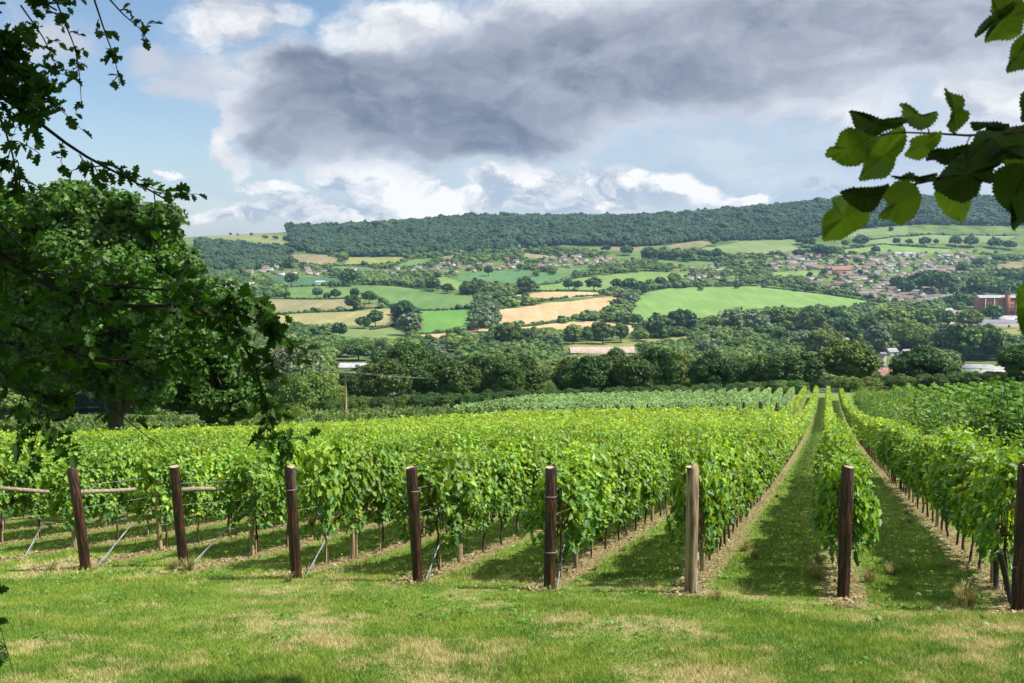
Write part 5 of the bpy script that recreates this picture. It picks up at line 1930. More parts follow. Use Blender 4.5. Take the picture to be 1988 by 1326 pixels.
shed(1922, 634, 132, 7, 6, 0.02, WALLS[1], M['shed_roof'], 'long low grey roofed factory shed in front of the brick mill', 'factory_shed', 26)
shed(1955, 622, 60, 6, 3, 0.02, WALLS[3], M['shed_light'], 'white walled annexe between the mill and the long grey shed', 'annexe', 14)
shed(1866, 640, 60, 10, 5, 0.1, WALLS[2], M['tan_roof'], 'low brown roofed workshop left of the long grey shed', 'workshop', 18)
shed(1840, 612, 22, 8, 5, 0.5, WALLS[0], M['shed_light'], 'small pale gabled building left of the mill', 'outbuilding', 9)
shed(1862, 618, 26, 8, 7, -0.5, WALLS[3], M['tan_roof'], 'white house with a steep brown roof left of the mill', 'village_house', 9)
shed(1168, 686, 124, 4, 8, 0.03, WALLS[1], M['tan_roof'], 'very long low brown roof behind the tree belt in the middle', 'long_barn', 22)
shed(1618, 668, 60, 4, 8, 0.05, WALLS[1], M['tan_roof'], 'low brown roof among the woods right of centre', 'barn', 18)
shed(1912, 728, 100, 14, 2, -0.14, WALLS[3], M['shed_light'], 'white walled modern shed with pale flat roof right of the broad belt tree', 'modern_shed', 12, True)
shed(1893, 716, 66, 6, 2, -0.14, M['shed_roof'], M['shed_light'], 'narrow upper roof behind the white modern shed', 'modern_shed', 10, True)
shed(1588, 752, 40, 16, 12, 0.2, WALLS[2], ROOFS[2], 'pinkish tiled roof of a house left of the big round belt tree', 'cottage', 9)
shed(1582, 712, 28, 14, 6, 0.2, WALLS[0], ROOFS[0], 'tan house roof glimpsed between two dark belt trees', 'cottage', 9)
shed(1716, 750, 50, 22, 14, 0.05, WALLS[1], ROOFS[2], 'brown tiled cottage roof between the two largest belt trees', 'cottage', 9)
shed(1712, 716, 10, 30, 2, 0.05, WALLS[1], ROOFS[1], 'narrow stone building rising between the two largest belt trees', 'stone_tower', 5)
shed(1768, 700, 44, 12, 10, 0.4, WALLS[3], M['shed_light'], 'white house with a pale roof above the broad belt tree', 'cottage', 9)
shed(1730, 690, 20, 8, 6, 0.2, WALLS[3], M['shed_light'], 'small white building above the gap in the tree belt', 'cottage', 8)
shed(686, 714, 50, 3, 6, 0.05, WALLS[3], M['shed_light'], 'white roofed shed half hidden above the left utility pole', 'white_shed', 12)
shed(850, 704, 56, 5, 8, 0.35, WALLS[1], M['shed_light'], 'dark shed with a pale roof edge above the belt left of centre', 'barn', 14)
shed(448, 566, 66, 8, 5, 0.05, WALLS[3], M['shed_light'], 'long white roofed farm shed on the far left', 'farm_shed', 16)
shed(470, 584, 44, 7, 4, 0.1, WALLS[1], M['shed_roof'], 'low grey farm building in front of the long white roofed shed', 'farm_shed', 12)
shed(500, 560, 30, 7, 5, 0.3, WALLS[1], M['tan_roof'], 'brown roofed farm building beside the long white roofed shed', 'farm_shed', 10)
shed(1403, 530, 34, 4, 3, 0.05, WALLS[3], M['shed_light'], 'white flat roofed sheds right of the middle village', 'farm_shed', 12)
shed(1756, 497, 40, 4, 3, 0.05, WALLS[3], M['shed_light'], 'white sheds at the upper edge of the town', 'farm_shed', 12)
shed(622, 557 - 4, 18, 5, 3, 0.2, WALLS[3], M['shed_light'], 'small white farmhouse in the dark blue-green field', 'farmhouse', 8)
shed(1632, 534, 40, 10, 7, 0.15, WALLS[2], ROOFS[2], 'orange brick school with a steep roof in the town', 'school', 14)

# ------------------------------------------------------------------ utility poles and wires


def pole(px, d, top, hvis, arm, label):
    X = (px - 994) / F_PX * d
    Z = gz1(X, d)
    ztop = -(top - 470) / F_PX * d
    h = ztop - Z
    root = tag(empty('utility_pole', (X, d, Z)), label, 'utility pole', 'utility poles at the edge of the tree belt')
    mb = MB()
    mb.tube([(0.0, 0, -0.3), (0.0, 0, h * 0.5), (-0.12, 0, h)], [0.19, 0.17, 0.13], 10)
    link('pole', mb.mesh('pole', M['pole'], True), root)
    mb = MB()
    mb.box((-0.12, -0.16, h - 0.45), (arm, 0.16, 0.22))
    link('crossarm', mb.mesh('crossarm', M['pole']), root)
    for sx in (-0.45, 0, 0.45):
        mb = MB()
        mb.tube([(sx * arm - 0.12, -0.16, h - 0.38), (sx * arm - 0.12, -0.16, h - 0.2)], [0.05, 0.035], 8)
        link('insulator', mb.mesh('insulator', M['metal']), root)
    return root, h


P1, h1 = pole(668, 172, 719, 75, 4.0, 'tall wooden utility pole with a broad crossarm on the left')
mb = MB()
mb.tube([(0.1, 0, h1 * 0.6), (-1.6, 0.4, -1.0)], 0.04, 5)
link('stay', mb.mesh('stay', M['pole']), P1)
P2, h2 = pole(986, 232, 727, 48, 2.2, 'smaller distant utility pole near the middle of the tree belt')
mb = MB()
for s in (-0.45, 0, 0.45):
    a = np.array(P1.location) + [s * 3.3 - 0.12, -0.16, h1 - 0.2]
    b = np.array(P2.location) + [s * 2.2 - 0.12, -0.16, h2 - 0.2]
    t = np.linspace(0, 1, 24)[:, None]
    c = a * (1 - t) + b * t
    c[:, 2] -= 4 * 1.1 * (t * (1 - t))[:, 0]
    mb.tube(c, 0.009, 4, False)
tag(link('power_line', mb.mesh('power_line', M['wire'])), 'power wires sagging between the two utility poles', 'power line')
mb = MB()
for s in (-0.45, 0, 0.45):
    a = np.array(P1.location) + [s * 3.3 - 0.12, -0.16, h1 - 0.2]
    b = a + [-55, 8, 1.5]
    t = np.linspace(0, 1, 24)[:, None]
    c = a * (1 - t) + b * t
    c[:, 2] -= 4 * 1.1 * (t * (1 - t))[:, 0]
    mb.tube(c, 0.009, 4, False)
tag(link('power_line', mb.mesh('power_line', M['wire'])), 'power wires leaving the left utility pole towards the big tree', 'power line')


def gate(px, d, w, rz, label):
    X = (px - 994) / F_PX * d
    root = tag(empty('field_gate', (X, d, gz1(X, d)), rz), label, 'gate')
    mb = MB()
    for i in range(6):
        mb.tube([(-w / 2, 0, 0.2 + i * 0.19), (w / 2, 0, 0.2 + i * 0.19)], 0.024, 5)
    mb.tube([(-w / 2, -0.01, 0.25), (w / 2, -0.01, 1.1)], 0.02, 5)
    link('bars', mb.mesh('bars', M['metal']), root)
    for s in (-1, 1):
        mb = MB()
        mb.tube([(s * (w / 2 + 0.1), 0, -0.1), (s * (w / 2 + 0.1), 0, 1.35)], 0.08, 8)
        link('gate_post', mb.mesh('gate_post', M['stake']), root)


gate(1612, 180, 5.0, 0.0, 'galvanised field gate at the far end of the grass aisles')
gate(1018, 165, 5.0, 0.1, 'galvanised field gate at the left corner of the far vine block')

# ------------------------------------------------------------------ right hand block, saplings, rough strip
lst = []
for k in range(-4, -44, -1):
    v = V0 + ROW * k - 2.6
    u = 44.0
    while u < 176:
        x, y = uv2xy(u, v)
        if visible(x, y, 30):
            lst.append((math.hypot(x, y), k, 0, u, v, x, y))
        u += 1.0
print('right block', len(lst))
M['vine_right'] = leaf_mat('vine_leaf_right_block', (0.055, 0.15, 0.022), (0.20, 0.34, 0.045), 0.33, (1.4, 1.3, 0.4), 0.6, 0.2, 0.0, 0.5)
lst = [q for q in lst if q[0] > 62 or q[1] > -9]
tag(merged_vines('vine_rows', lst, M['vine_right'], [(0, 60, 110, 0.20), (60, 90, 70, 0.26), (90, 400, 44, 0.32)], 0, 9), 'tall dense vine block behind the saplings on the right', 'vines', kind='stuff')


def sapling_mesh(seed, n=700, tint_hi=0.9):
    rg = np.random.default_rng(seed)
    mb = MB()
    for s_ in range(7):
        a = rg.uniform(0, 6.28)
        lean = rg.uniform(0.05, 0.35)
        L = rg.uniform(0.65, 1.0)
        t = np.linspace(0, 1, 6)
        P = np.column_stack([np.cos(a) * lean * t * L, np.sin(a) * lean * t * L, L * t])
        P[:, :2] += np.cumsum(rg.normal(0, 0.01, (6, 2)), 0)
        mb.tube(P, np.linspace(0.008, 0.002, 6), 4, False, 0.0)
        m_ = n // 7
        q = rg.random(m_) ** 0.7 * 0.92 + 0.08
        B = np.stack([np.interp(q, t, P[:, i]) for i in range(3)], -1) + rg.normal(0, 0.055, (m_, 3))
        scatter(mb, DIAMOND, B, rg.normal(0, 0.8, (m_, 3)) + [0, 0, 0.5], rg.uniform(0.03, 0.06, m_), tint=rg.uniform(0, tint_hi, m_), rg=rg)
    return mb.mesh('leafy_stems', M['sapling'])


SAP = [sapling_mesh(1200 + i) for i in range(5)]
rg = np.random.default_rng(61)
sl = []
u = 17.0
while u < 165:
    for v in ((-4.9, -5.9, -7.1, -8.4, -9.8, -11.4) if u > 20 else (-5.4, -6.8, -8.2)):
        uu, vv = u + rg.uniform(-.6, .6), v + rg.uniform(-.5, .5)
        x, y = uv2xy(uu, vv)
        if visible(x, y, 10) and rg.random() < 0.9:
            sl.append((y, x, uu))
    u += 1.35 if u < 50 else (2.0 if u < 90 else 3.6)
sl = sl[:295]
print('saplings', len(sl))
sl.sort()
for i, (y, x, uu) in enumerate(sl):
    h = rg.uniform(2.1, 3.5) * (1.0 if uu < 60 else 0.85)
    o = tag(link('sapling', SAP[i % 5], None, (x, y, gz1(x, y)), rg.uniform(0, 6.28)),
            f'leafy young sapling right of the last vine row, {ordn(i + 1)} counting away downhill', 'sapling', 'saplings planted right of the vines')
    o.scale = (h * 1.5, h * 1.5, h)
for px, d, h, w, lab in [(1676, 158, 3.6, 0.9, 'upright feathery green bush at the far end of the right aisle'), (948, 150, 3.4, 0.8, 'feathery sapling left of the far vine block corner'),
                         (930, 146, 2.6, 1.0, 'bushy sapling with yellowish leaves left of the far vine block'), (972, 154, 3.0, 0.9, 'pale sapling at the left corner of the far vine block'),
                         (575, 128, 3.8, 1.4, 'rounded bramble bush at the edge of the rough grass'), (470, 120, 3.0, 1.6, 'low bramble bush beside the big maple crown')]:
    X = (px - 994) / F_PX * d
    o = tag(link('sapling' if w < 1.2 else 'bush', SAP[int(px) % 5], None, (X, d, gz1(X, d)), 1.0), lab, 'sapling' if w < 1.2 else 'bush')
    o.scale = (h * w, h * w, h)

# rough grass and brambles between the vines and the tree belt
n = 26000
d_ = rg.uniform(56, 176, n)
px_ = rg.uniform(-60, 1010, n)
X = (px_ - 994) / F_PX * d_
ok = (d_ > 60 + (X + 27) * 2.10 + 2.5) & (X < 2)
X, d_ = X[ok], d_[ok]
far_ = d_ - (60 + (X + 27) * 2.10)
ok = rg.random(len(X)) < np.clip(1.2 - far_ / 70, 0.25, 1)
X, d_ = X[ok], d_[ok]
Z = gz(X, d_)
mb = MB()
K = 9
Xr, Yr, Zr = np.repeat(X, K), np.repeat(d_, K), np.repeat(Z, K)
hh = np.repeat(rg.uniform(0.5, 1.3, len(X)) * (0.5 + vnoise(X + 300, d_, 0.12, 4)), K)
m_ = len(Xr)
t = rg.random(m_)
P = np.stack([Xr + rg.normal(0, 0.35, m_), Yr + rg.normal(0, 0.35, m_), Zr + hh * t], -1)
scatter(mb, DIAMOND, P, rg.normal(0, 0.5, (m_, 3)) + [0, -0.5, 0.3], rg.uniform(0.3, 0.6, m_) * hh, tint=np.clip(t * 0.6 + rg.normal(0.2, 0.2, m_), 0, 1), rg=rg, up=rg.normal(0, 0.25, (m_, 3)) + [0, 0, 1])
_rg = leaf_mat('rough_grass', (0.035, 0.075, 0.015), (0.12, 0.18, 0.04), 0.25, (1.3, 1.2, 0.5), 0.6, 0.2, 0.0, 0.12)
tag(link('rough_grass', mb.mesh('rough_grass', _rg)), 'rank grass and brambles between the vineyard and the tree belt', 'rough grass', kind='stuff')

# ------------------------------------------------------------------ the big field maple on the left


def big_tree(name, px, d, circles, n, leaf, label, trunk_r, seed, mat):
    X = (px - 994) / F_PX * d
    Z = gz1(X, d)
    rg = np.random.default_rng(seed)
    root = tag(empty(name, (X, d, Z)), label, 'tree')
    bl = []
    for cx, cy, r in circles:
        R_ = r / F_PX * d
        dy = rg.uniform(-2.2, 1.2)
        if abs(cx - px) < 170:
            dy -= 1.5
        x = (cx - 994) / F_PX * d - X
        z = -(cy - 470) / F_PX * d - Z
        bl.append((x, dy + 0.5, z, R_ * 0.72, R_ * 0.8, R_ * 0.66))
        for q in range(6):
            a = rg.normal(size=3)
            a /= np.linalg.norm(a)
            a[1] = -abs(a[1]) * 0.8 if q % 2 else a[1]
            rr = R_ * rg.uniform(0.34, 0.55)
            bl.append((x + a[0] * R_ * 0.62, dy + a[1] * R_ * 0.75, z + a[2] * R_ * 0.58, rr, rr, rr * 0.8))
    # the hidden half of the crown
    for q in range(14):
        a = q / 14 * math.pi
        k_ = 1.0 if trunk_r > 0.4 else 0.28
        bl.append((math.cos(a) * 5.5 * k_, 2 * k_ + math.sin(a) * 4.0 * k_, rg.uniform(5, 11) * (1 if k_ == 1 else 0.6), 2.2 * max(k_, .5), 2.0 * max(k_, .5), 1.7 * max(k_, .5)))
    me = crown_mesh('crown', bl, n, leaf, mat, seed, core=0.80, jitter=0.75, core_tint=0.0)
    link('crown', me, root)
    mb = MB()
    mb.tube([(0, 0, -0.5), (0.05, 0, 0.6), (0.0, 0, 2.4), (0.2, 0.1, 5.0), (0.1, 0, 8.5)], [trunk_r * 1.35, trunk_r * 1.05, trunk_r * .95, trunk_r * .7, trunk_r * .3], 14)
    for q in range(11):
        a = q * 2.4
        L = rg.uniform(3.5, 6.0)
        z0 = rg.uniform(2.2, 5.5)
        t = np.linspace(0, 1, 6)
        P = np.column_stack([np.cos(a) * L * t, np.sin(a) * L * 0.8 * t, z0 + L * 0.8 * t ** 0.8])
        P[1:] += rg.normal(0, 0.12, (5, 3))
        mb.tube(P, trunk_r * np.linspace(0.5, 0.10, 6), 7, False)
    link('trunk', mb.mesh('trunk', M['bark'], True), root)
    return root


big_tree('maple_tree', 213, 62,
         [(60, 440, 80), (150, 418, 80), (240, 422, 74), (315, 450, 62), (345, 510, 58), (100, 530, 95), (220, 520, 95), (320, 590, 80), (180, 620, 105), (60, 620, 95), (-20, 470, 90),
          (345, 660, 60), (300, 700, 75), (180, 710, 95), (60, 720, 95), (-50, 570, 110), (-60, 700, 100), (330, 755, 42), (240, 750, 50), (110, 775, 45), (255, 445, 62), (200, 475, 75), (290, 520, 60), (160, 380, 40), (10, 395, 45), (285, 400, 30)],
         95000, 0.22, 'big rounded field maple with a thick trunk behind the vines on the left', 0.52, 21, M['maple'])
big_tree('maple_tree', 440, 72, [(385, 560, 30), (390, 630, 45), (415, 700, 55), (455, 745, 38), (395, 755, 45), (440, 775, 34), (490, 785, 20), (420, 795, 34), (450, 800, 28)],
         26000, 0.22, 'smaller maple standing right of and behind the big rounded one', 0.3, 22, M['maple'])

# ------------------------------------------------------------------ overhanging trees in the foreground


def P3(px, py, d):
    r = px_ray(px, py)
    return r / r[1] * d


def spray(mb, wood, base, direc, L, nleaf, leaf, size, rg, hang=0.35):
    """a twig with leaves on both sides"""
    direc = direc / np.linalg.norm(direc)
    t = np.linspace(0, 1, 5)
    pts = base + direc * L * t[:, None]
    pts[:, 2] -= hang * L * t ** 2 * 0.6
    pts += np.cumsum(rg.normal(0, 0.008, (5, 3)), 0)
    wood.tube(pts, np.linspace(0.0032, 0.0014, 5), 4, False)
    q = np.linspace(0.15, 1.0, nleaf)
    B = np.stack([np.interp(q, t, pts[:, i]) for i in range(3)], -1)
    side = rg.normal(0, 0.7, (nleaf, 3))
    up = direc + side + [0, 0, -hang]
    N = rg.normal(0, 0.55, (nleaf, 3)) + [0, -0.35, 0.6]
    scatter(mb, leaf, B, N, size * rg.uniform(0.65, 1.15, nleaf), rg=rg, up=up)


OAK = tag(empty('oak_tree', (-5.2, 2.6, gz1(-5.2, 2.6))), 'dark overhanging oak whose lobed leaves hang in from the left edge and corner', 'tree')
OB = np.array(OAK.location)


def add_branch(parent, pb, pts, rad, sprays, leaf, mat, size, seed, name='branch', twigL=0.22, nleaf=7, spread=0.7, skip=0.0):
    rg = np.random.default_rng(seed)
    pts = np.array(pts, float) - pb
    n = len(pts)
    cs = np.concatenate([[0], np.cumsum(np.linalg.norm(np.diff(pts, axis=0), axis=1))])
    t = np.linspace(0, cs[-1], max(8, n * 4))
    C = np.stack([np.interp(t, cs, pts[:, i]) for i in range(3)], -1)
    for _ in range(2):
        C[1:-1] = (C[:-2] + C[1:-1] * 2 + C[2:]) / 4
    wood = MB()
    wood.tube(C, np.interp(t, [0, cs[-1]], rad), 7, False)
    lv = MB()
    for _ in range(sprays):
        q = skip + (1 - skip) * rg.random()
        j = min(len(C) - 2, int(q * (len(C) - 1)))
        T = C[j + 1] - C[j]
        T /= np.linalg.norm(T)
        dr = T * 0.7 + rg.normal(0, spread, 3)
        spray(lv, wood, C[j] + (C[j + 1] - C[j]) * rg.random(), dr, twigL * rg.uniform(0.5, 1.3), nleaf, leaf, size, rg)
    b = link(name, wood.mesh(name, M['shaded_bark'], True), parent)
    link('leaves', lv.mesh('leaves', mat), b)
    return b


D0 = 4.6
oz = M['oak']
# limbs inside the picture (picture column, row, distance)
BR = [
    ([(-330, 60), (-120, 120), (20, 195), (95, 250), (140, 295), (200, 322), (262, 352), (330, 392)], 4.6, (0.030, 0.004), 48, 0.064, 0.14, 6, .30),
    ([(-300, -40), (-80, -30), (60, -25), (160, -12), (235, -8)], 4.5, (0.03, 0.004), 30, 0.052, 0.09, 6, .30),
    ([(-300, 330), (-60, 430), (0, 499), (100, 560), (190, 600), (317, 592), (407, 594), (434, 626)], 4.9, (0.030, 0.008), 119, 0.072, 0.258, 7, .28),
    ([(434, 626), (475, 671), (502, 730), (516, 798), (530, 840), (560, 872)], 4.7, (0.008, 0.003), 31, 0.064, 0.120, 5, 0.0),
    ([(420, 600), (470, 612), (520, 630), (565, 665)], 4.7, (0.006, 0.003), 18, 0.064, 0.110, 6, 0.1),
    ([(425, 615), (455, 590), (470, 560), (515, 610)], 4.7, (0.005, 0.003), 9, 0.080, 0.092, 5, 0.1),
    ([(-200, 540), (40, 630), (140, 690), (230, 715), (300, 690), (370, 680)], 5.3, (0.025, 0.005), 64, 0.072, 0.276, 7, .3),
    ([(-200, 640), (0, 700), (60, 760), (90, 820), (100, 868)], 4.8, (0.02, 0.003), 58, 0.072, 0.239, 7, .3),
    ([(-100, 640), (100, 700), (180, 762), (253, 820), (290, 857), (322, 872)], 4.6, (0.008, 0.002), 14, 0.075, 0.092, 5, .3),
    ([(-260, 250), (-60, 370), (0, 430), (40, 480)], 5.0, (0.02, 0.005), 22, 0.072, 0.239, 7, .3),
    ([(-200, 420), (60, 530), (200, 560), (330, 560), (400, 570)], 5.4, (0.02, 0.005), 73, 0.072, 0.239, 7, .3),
    ([(-200, 720), (-60, 770), (10, 805)], 5.0, (0.02, 0.004), 36, 0.072, 0.258, 8, .3),
    ([(-150, 20), (0, 60), (30, 120), (60, 190), (80, 215)], 4.5, (0.02, 0.004), 101, 0.068, 0.221, 8, .3),
    ([(-160, -20), (-10, 10), (24, 60), (34, 130), (50, 190)], 4.6, (0.02, 0.004), 80, 0.066, 0.15, 8, .3),
    ([(-150, 100), (-20, 160), (10, 230), (30, 300), (34, 360)], 4.7, (0.02, 0.004), 42, 0.068, 0.147, 7, .3),
    ([(-60, -60), (40, -30), (90, 10), (110, 20)], 4.4, (0.02, 0.004), 48, 0.058, 0.13, 6, .3),
    ([(100, -20), (130, 54), (145, 90), (154, 136), (158, 200)], 4.5, (0.0045, 0.0014), 11, 0.042, 0.03, 3, 0.2),
    ([(180, -10), (208, 75), (223, 112), (232, 163)], 4.4, (0.0045, 0.0014), 9, 0.048, 0.035, 3, 0.2),
    ([(205, -10), (241, 30), (271, 54), (285, 78)], 4.4, (0.004, 0.0012), 7, 0.040, 0.035, 3, 0.2),
    ([(40, 10), (84, 72), (104, 115), (113, 148)], 4.4, (0.004, 0.0012), 11, 0.038, 0.035, 3, 0.2),
    ([(-160, 1080), (-30, 1150), (4, 1200), (12, 1250), (14, 1290), (26, 1305)], 4.2, (0.006, 0.0015), 20, 0.06, 0.07, 4, 0.4),
]
for i, (pp, d, rad, ns, size, tl, nl, skip) in enumerate(BR):
    rgb = np.random.default_rng(1500 + i)
    pts = [P3(x, y, d + rgb.uniform(-0.12, 0.12)) for x, y in pp]
    if pp[0][0] < 0:
        pts = [np.array([-5.2 + 0.2, 2.6, min(pts[0][2] + 0.2, 4.5)])] + pts
    add_branch(OAK, OB, pts, rad, ns, OAK_LEAF, oz, size, 1600 + i, twigL=tl, nleaf=nl, skip=0.3 if pp[0][0] < 0 and ns > 20 else skip, spread=0.6)
mb = MB()
mb.tube([(0, 0, -0.5), (0.0, 0, 0.5), (0.1, 0, 3.5), (0.0, 0.1, 7.0), (0.3, 0, 9.5)], [0.5, 0.36, 0.3, 0.22, 0.1], 14)
link('trunk', mb.mesh('trunk', M['bark'], True), OAK)
rgc = np.random.default_rng(88)
bl = [(rgc.uniform(-3, 2.5), rgc.uniform(-4, 1.2), rgc.uniform(5.6, 9.5), 1.3, 1.3, 1.0) for _ in range(20)]
link('crown', crown_mesh('crown', bl, 9000, 0.20, oz, 89, core=0.0), OAK)

# hazel / lime on the right: large toothed leaves close to the lens
HAZ = tag(empty('lime_tree', (7.2, -2.6, gz1(7.2, -2.6))), 'overhanging lime tree whose big toothed leaves reach in at the top right', 'tree')
HB = np.array(HAZ.location)


def big_leaf(base, tip, wfrac, roll, rg, bend=0.12):
    """toothed heart-shaped leaf as a bent grid; world coordinates"""
    L = np.linalg.norm(tip - base)
    Y = (tip - base) / L
    view = (base + tip) / 2
    view = view / np.linalg.norm(view)
    X = np.cross(Y, view)
    X /= np.linalg.norm(X)
    N = np.cross(X, Y)
    c, s = math.cos(roll), math.sin(roll)
    X, N = X * c + N * s, N * c - X * s
    n = 27
    t = np.linspace(0, 1, n)
    w = 0.5 * wfrac * L * np.clip(1.18 * np.sin(np.pi * (t * 0.93 + 0.05)) ** 0.62 * (1 - 0.42 * t ** 1.5), 0, None)
    ph = rg.uniform(0, 1, 2)
    lob = [1 + 0.20 * (np.abs(((t * 2.6 + ph[q]) % 1) - 0.35) * 2 - 0.5) for q in (0, 1)]
    w[-1] = 0.0
    w[0] = 0.05 * L
    V, tt = [], []
    k = 7
    for i in range(n):
        for j in range(k):
            f = (j - 3) / 3
            ww = w[i] * (1 + (0.13 if (i % 2) else -0.07) * (abs(f) > 0.9)) * (lob[0 if f < 0 else 1][i] if abs(f) > 0.5 else 1)
            x = f * ww
            y = t[i] * L - 0.10 * L * abs(f) * (1 - t[i]) * 1.0 + 0.03 * L * abs(f)
            vein = 0.012 * L * math.cos((t[i] - abs(f) * 0.22) * 2 * math.pi * 6.5) * (abs(f) > 0.05)
            z = bend * L * (abs(f) ** 1.5) * (w[i] / (0.5 * wfrac * L + 1e-9)) + vein - 0.20 * L * t[i] ** 2 * bend / 0.12 + 0.03 * L * math.sin(4 * t[i] + f * 3)
            V.append(base + X * x + Y * y + N * z)
    F = []
    for i in range(n - 1):
        for j in range(k - 1):
            a = i * k + j
            F.append((a, a + 1, a + k + 1, a + k))
    return np.array(V), np.array(F)


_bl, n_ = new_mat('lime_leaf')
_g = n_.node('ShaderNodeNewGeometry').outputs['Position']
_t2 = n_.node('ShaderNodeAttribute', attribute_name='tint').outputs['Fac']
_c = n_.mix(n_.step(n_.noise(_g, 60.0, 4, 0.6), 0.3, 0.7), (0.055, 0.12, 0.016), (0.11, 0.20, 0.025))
_c = n_.mix(_t2, n_.mix(0.72, _c, (0.006, 0.014, 0.005)), _c)  # low tint darkens the blade, standing in for shade from overlapping leaves
_p = n_.node('ShaderNodeBsdfPrincipled')
n_.put(_p.inputs['Base Color'], _c)
_p.inputs['Roughness'].default_value = 0.5
_p.inputs['Specular IOR Level'].default_value = 0.3
_tr = n_.node('ShaderNodeBsdfTranslucent')
n_.put(_tr.inputs[0], n_.mix(_t2, (0.03, 0.06, 0.006), (0.42, 0.62, 0.03)))  # tint also sets the backlit glow leaf by leaf
_mx = n_.node('ShaderNodeMixShader')
_mx.inputs[0].default_value = 0.6
n_.l.new(_p.outputs[0], _mx.inputs[1])
n_.l.new(_tr.outputs[0], _mx.inputs[2])
_o = n_.node('ShaderNodeOutputMaterial')
n_.l.new(_mx.outputs[0], _o.inputs[0])

HD = 1.28
rgl = np.random.default_rng(99)
# outlines in a local frame: column and row of the photograph from (1580, 0) at 2.762 units per pixel; tone, distance offset, attachment on the twig
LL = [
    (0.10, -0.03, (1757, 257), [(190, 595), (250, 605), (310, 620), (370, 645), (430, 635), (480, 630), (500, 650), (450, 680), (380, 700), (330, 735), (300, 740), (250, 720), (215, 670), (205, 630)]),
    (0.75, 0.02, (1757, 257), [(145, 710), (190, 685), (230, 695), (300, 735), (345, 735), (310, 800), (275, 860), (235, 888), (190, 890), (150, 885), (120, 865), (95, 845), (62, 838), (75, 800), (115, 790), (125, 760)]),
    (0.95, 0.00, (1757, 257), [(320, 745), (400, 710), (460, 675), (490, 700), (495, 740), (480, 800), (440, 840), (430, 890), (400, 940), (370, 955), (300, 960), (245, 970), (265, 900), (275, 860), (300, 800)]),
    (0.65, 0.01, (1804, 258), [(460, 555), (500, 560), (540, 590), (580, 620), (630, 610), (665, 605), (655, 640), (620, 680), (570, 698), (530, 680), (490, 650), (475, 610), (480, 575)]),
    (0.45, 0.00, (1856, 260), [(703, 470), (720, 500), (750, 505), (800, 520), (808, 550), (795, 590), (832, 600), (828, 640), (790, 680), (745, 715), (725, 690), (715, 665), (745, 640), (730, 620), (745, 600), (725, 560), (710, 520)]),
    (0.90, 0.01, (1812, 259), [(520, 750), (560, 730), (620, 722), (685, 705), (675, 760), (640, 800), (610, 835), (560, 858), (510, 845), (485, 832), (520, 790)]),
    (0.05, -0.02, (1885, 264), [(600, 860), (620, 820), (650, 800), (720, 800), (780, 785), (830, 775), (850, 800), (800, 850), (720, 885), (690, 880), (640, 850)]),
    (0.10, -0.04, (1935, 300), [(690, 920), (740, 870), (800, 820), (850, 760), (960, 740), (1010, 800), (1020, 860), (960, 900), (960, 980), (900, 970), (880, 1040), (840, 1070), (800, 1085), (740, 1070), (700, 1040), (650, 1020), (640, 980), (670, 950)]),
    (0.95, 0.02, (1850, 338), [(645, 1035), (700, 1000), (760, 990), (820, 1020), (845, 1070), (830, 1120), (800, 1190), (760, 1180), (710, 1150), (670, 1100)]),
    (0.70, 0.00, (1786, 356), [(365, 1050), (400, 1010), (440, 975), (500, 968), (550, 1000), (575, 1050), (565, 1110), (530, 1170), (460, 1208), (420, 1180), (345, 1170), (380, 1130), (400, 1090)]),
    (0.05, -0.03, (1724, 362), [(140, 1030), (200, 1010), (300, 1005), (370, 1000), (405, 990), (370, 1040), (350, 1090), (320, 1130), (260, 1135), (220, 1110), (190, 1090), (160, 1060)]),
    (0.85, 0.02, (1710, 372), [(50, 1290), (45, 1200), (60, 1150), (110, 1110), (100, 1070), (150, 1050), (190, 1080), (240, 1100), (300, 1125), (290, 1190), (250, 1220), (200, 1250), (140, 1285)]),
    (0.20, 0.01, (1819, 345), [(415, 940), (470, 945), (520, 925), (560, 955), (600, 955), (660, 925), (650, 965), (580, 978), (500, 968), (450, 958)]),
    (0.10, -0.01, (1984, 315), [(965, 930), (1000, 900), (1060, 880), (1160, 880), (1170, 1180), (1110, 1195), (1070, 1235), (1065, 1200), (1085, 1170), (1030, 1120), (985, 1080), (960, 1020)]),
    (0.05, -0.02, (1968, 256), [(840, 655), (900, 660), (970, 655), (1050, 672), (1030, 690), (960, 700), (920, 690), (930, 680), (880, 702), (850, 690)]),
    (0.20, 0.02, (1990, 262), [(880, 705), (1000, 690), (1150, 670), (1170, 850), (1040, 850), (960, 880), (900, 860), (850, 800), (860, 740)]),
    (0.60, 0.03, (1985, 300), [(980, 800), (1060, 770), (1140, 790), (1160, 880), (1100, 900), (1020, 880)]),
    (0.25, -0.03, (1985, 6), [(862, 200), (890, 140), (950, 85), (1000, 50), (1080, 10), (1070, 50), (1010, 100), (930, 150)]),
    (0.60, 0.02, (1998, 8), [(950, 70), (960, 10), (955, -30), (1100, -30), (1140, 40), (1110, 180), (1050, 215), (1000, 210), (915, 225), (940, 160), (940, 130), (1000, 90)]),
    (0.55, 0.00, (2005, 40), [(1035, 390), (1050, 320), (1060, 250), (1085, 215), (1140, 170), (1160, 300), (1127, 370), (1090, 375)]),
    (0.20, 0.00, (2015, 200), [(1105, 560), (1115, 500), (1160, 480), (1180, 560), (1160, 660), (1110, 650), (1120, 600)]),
    (0.80, 0.00, (2020, 545), [(1085, 1600), (1100, 1540), (1150, 1500), (1200, 1540), (1200, 1760), (1130, 1810), (1095, 1720)]),
]


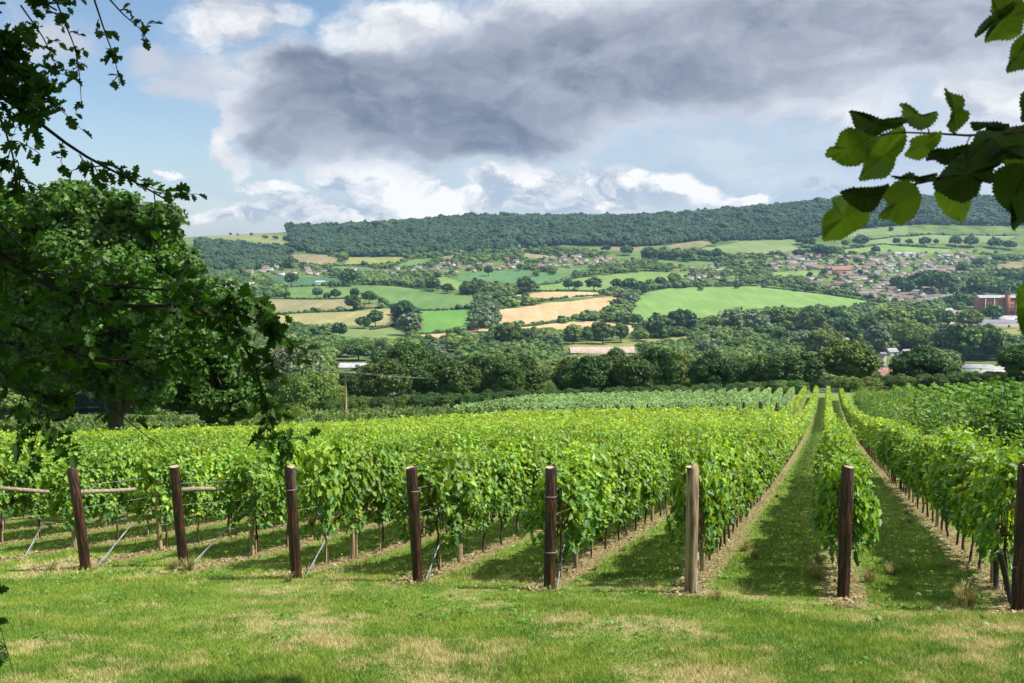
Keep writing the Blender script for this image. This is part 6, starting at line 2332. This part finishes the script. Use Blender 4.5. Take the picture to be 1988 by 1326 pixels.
def traced_leaf(m, outline, d0, tone, rg, attach):
    """a toothed leaf: outline, thickness-free blade cupped and creased in depth"""
    P = np.array(outline, float)
    n0 = len(P)
    Q = []
    cen = P.mean(0)
    for i in range(n0):
        a, b = P[i], P[(i + 1) % n0]
        L = np.linalg.norm(b - a)
        k = max(1, int(L / 17))
        nrm = np.array([(b - a)[1], -(b - a)[0]]) / (L + 1e-9)
        if np.dot(nrm, (a + b) / 2 - cen) < 0:
            nrm = -nrm
        for q in range(k):
            Q.append(a + (b - a) * q / k)
            Q.append(a + (b - a) * (q + 0.72) / k + nrm * rg.uniform(6.0, 12.0))
    Q = np.array(Q)
    tilt = rg.normal(0, 0.00022, 2)
    cup = rg.uniform(-0.018, 0.018)
    ax = rg.uniform(0, math.pi)
    fold = rg.uniform(0.00010, 0.00035)
    V = []
    rings = [1.0, 0.8, 0.6, 0.4, 0.2]
    sz = np.linalg.norm(Q - cen, axis=1).max()

    def put(xy, r):
        dx, dy = xy - cen
        s_ = abs(dx * math.sin(ax) - dy * math.cos(ax))
        along = dx * math.cos(ax) + dy * math.sin(ax)
        vein = 0.0022 * math.cos((along - s_ * 0.9) / 11.0) * min(1, s_ / 15)
        d = d0 + dx * tilt[0] + dy * tilt[1] + cup * r * r - fold * s_ + vein
        return P3(1580 + xy[0] * 0.362, xy[1] * 0.362, d)
    for r in rings:
        for q in Q:
            V.append(put(cen + (q - cen) * r, r))
    V.append(put(cen, 0))
    V = np.array(V)
    n = len(Q)
    F = []
    for r in range(len(rings) - 1):
        for i in range(n):
            j = (i + 1) % n
            F.append((r * n + i, r * n + j, (r + 1) * n + j, (r + 1) * n + i))
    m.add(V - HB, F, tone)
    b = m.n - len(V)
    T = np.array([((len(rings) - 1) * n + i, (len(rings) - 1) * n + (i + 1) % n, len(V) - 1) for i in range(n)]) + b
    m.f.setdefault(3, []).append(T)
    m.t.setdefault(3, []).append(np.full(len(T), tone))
    # the rim point nearest the twig
    A = np.array([(attach[0] - 1580) / 0.362, attach[1] / 0.362])
    k = int(np.argmin(np.linalg.norm(Q - A, axis=1)))
    return V[k] - HB


groups = [
    [(1700, 262), (1755, 257), (1812, 259), (1880, 263), (1960, 258), (2060, 250), (2300, 200)],
    [(1690, 386), (1720, 366), (1790, 355), (1850, 338), (1900, 325), (1950, 312), (2060, 290), (2300, 240)],
    [(1975, 0), (2000, 10), (2060, 0), (2300, -60)],
    [(2010, 550), (2060, 520), (2300, 450)],
]
owner = [0, 0, 0, 0, 0, 0, 0, 1, 1, 1, 1, 1, 1, 1, 0, 0, 1, 2, 2, 2, 2, 3]
_tb = simple_mat('twig_bark', (0.07, 0.035, 0.02), (0.14, 0.07, 0.04), 30, 0.7)
for gi, pp in enumerate(groups):
    wood = MB()
    pts = [P3(x, y, HD + 0.012 * i) for i, (x, y) in enumerate(pp)]
    pts = pts + [np.array([3.6, 0.6, pts[-1][2] + 0.9]), np.array([5.4, -0.8, pts[-1][2] + 1.5]), np.array([7.15, -2.55, pts[-1][2] + 1.9])]
    pts = np.array(pts) - HB
    nseg = len(pts)
    wood.tube(pts, np.interp(np.arange(nseg), [0, len(pp) - 1, nseg - 1], [0.0009, 0.0026, 0.03]) , 7, False)
    lv = []
    for li, (tone, dd, att, outl) in enumerate(LL):
        if owner[li] != gi:
            continue
        m = MB()
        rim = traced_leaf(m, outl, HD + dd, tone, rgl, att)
        q = P3(att[0], att[1], HD + 0.02) - HB
        wood.tube([q, (q + rim) / 2 + [0, 0, 0.002], rim], [0.0011, 0.0009, 0.0008], 5, False)
        lv.append(m)
    b = link('branch', wood.mesh('branch', _tb), HAZ)
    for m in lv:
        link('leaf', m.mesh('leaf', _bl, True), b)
mb = MB()
mb.tube([(0, 0, -0.5), (0.0, 0, 0.5), (0.1, 0, 3.0), (0.0, 0.1, 6.0), (-0.3, 0, 9.0)], [0.42, 0.32, 0.27, 0.2, 0.1], 14)
for q in range(9):
    a = q * 2.4
    L = 4.5
    t = np.linspace(0, 1, 6)
    zz = 4.8 + q * 0.25
    mb.tube(np.column_stack([np.cos(a) * L * t, np.sin(a) * L * t, zz + 2.0 * t]), np.linspace(0.12, 0.03, 6), 7, False)
link('trunk', mb.mesh('trunk', M['bark'], True), HAZ)
bl = []
for _ in range(90):
    x, y = rgc.uniform(-7.0, 11.0), rgc.uniform(-8.0, 8.0)
    if ((x - 3) / 9.5) ** 2 + ((y + 0.6) / 7.4) ** 2 > 1:
        continue
    z = rgc.uniform(3.6, 7.0)
    bl.append((x - HB[0], y - HB[1], z - HB[2], 1.25, 1.2, 0.75))
link('crown', crown_mesh('crown', bl, 26000, 0.20, M['tree_dark'], 90, core=0.0), HAZ)

# ------------------------------------------------------------------ air
hz = MB()
hz.box((0, 1900, -70), (7600, 5200, 620))
hm = bpy.data.materials.new('haze')
hm.use_nodes = True
hn = NT(hm.node_tree)
pv = hn.node('ShaderNodeVolumePrincipled')
pv.inputs['Color'].default_value = (0.42, 0.70, 1.0, 1)
pv.inputs['Density'].default_value = 0.00005
pv.inputs['Anisotropy'].default_value = 0.1
ho = hn.node('ShaderNodeOutputMaterial')
hn.l.new(pv.outputs[0], ho.inputs['Volume'])
tag(link('haze', hz.mesh('haze', hm)), 'thin bluish summer haze over the valley', 'haze', kind='stuff')
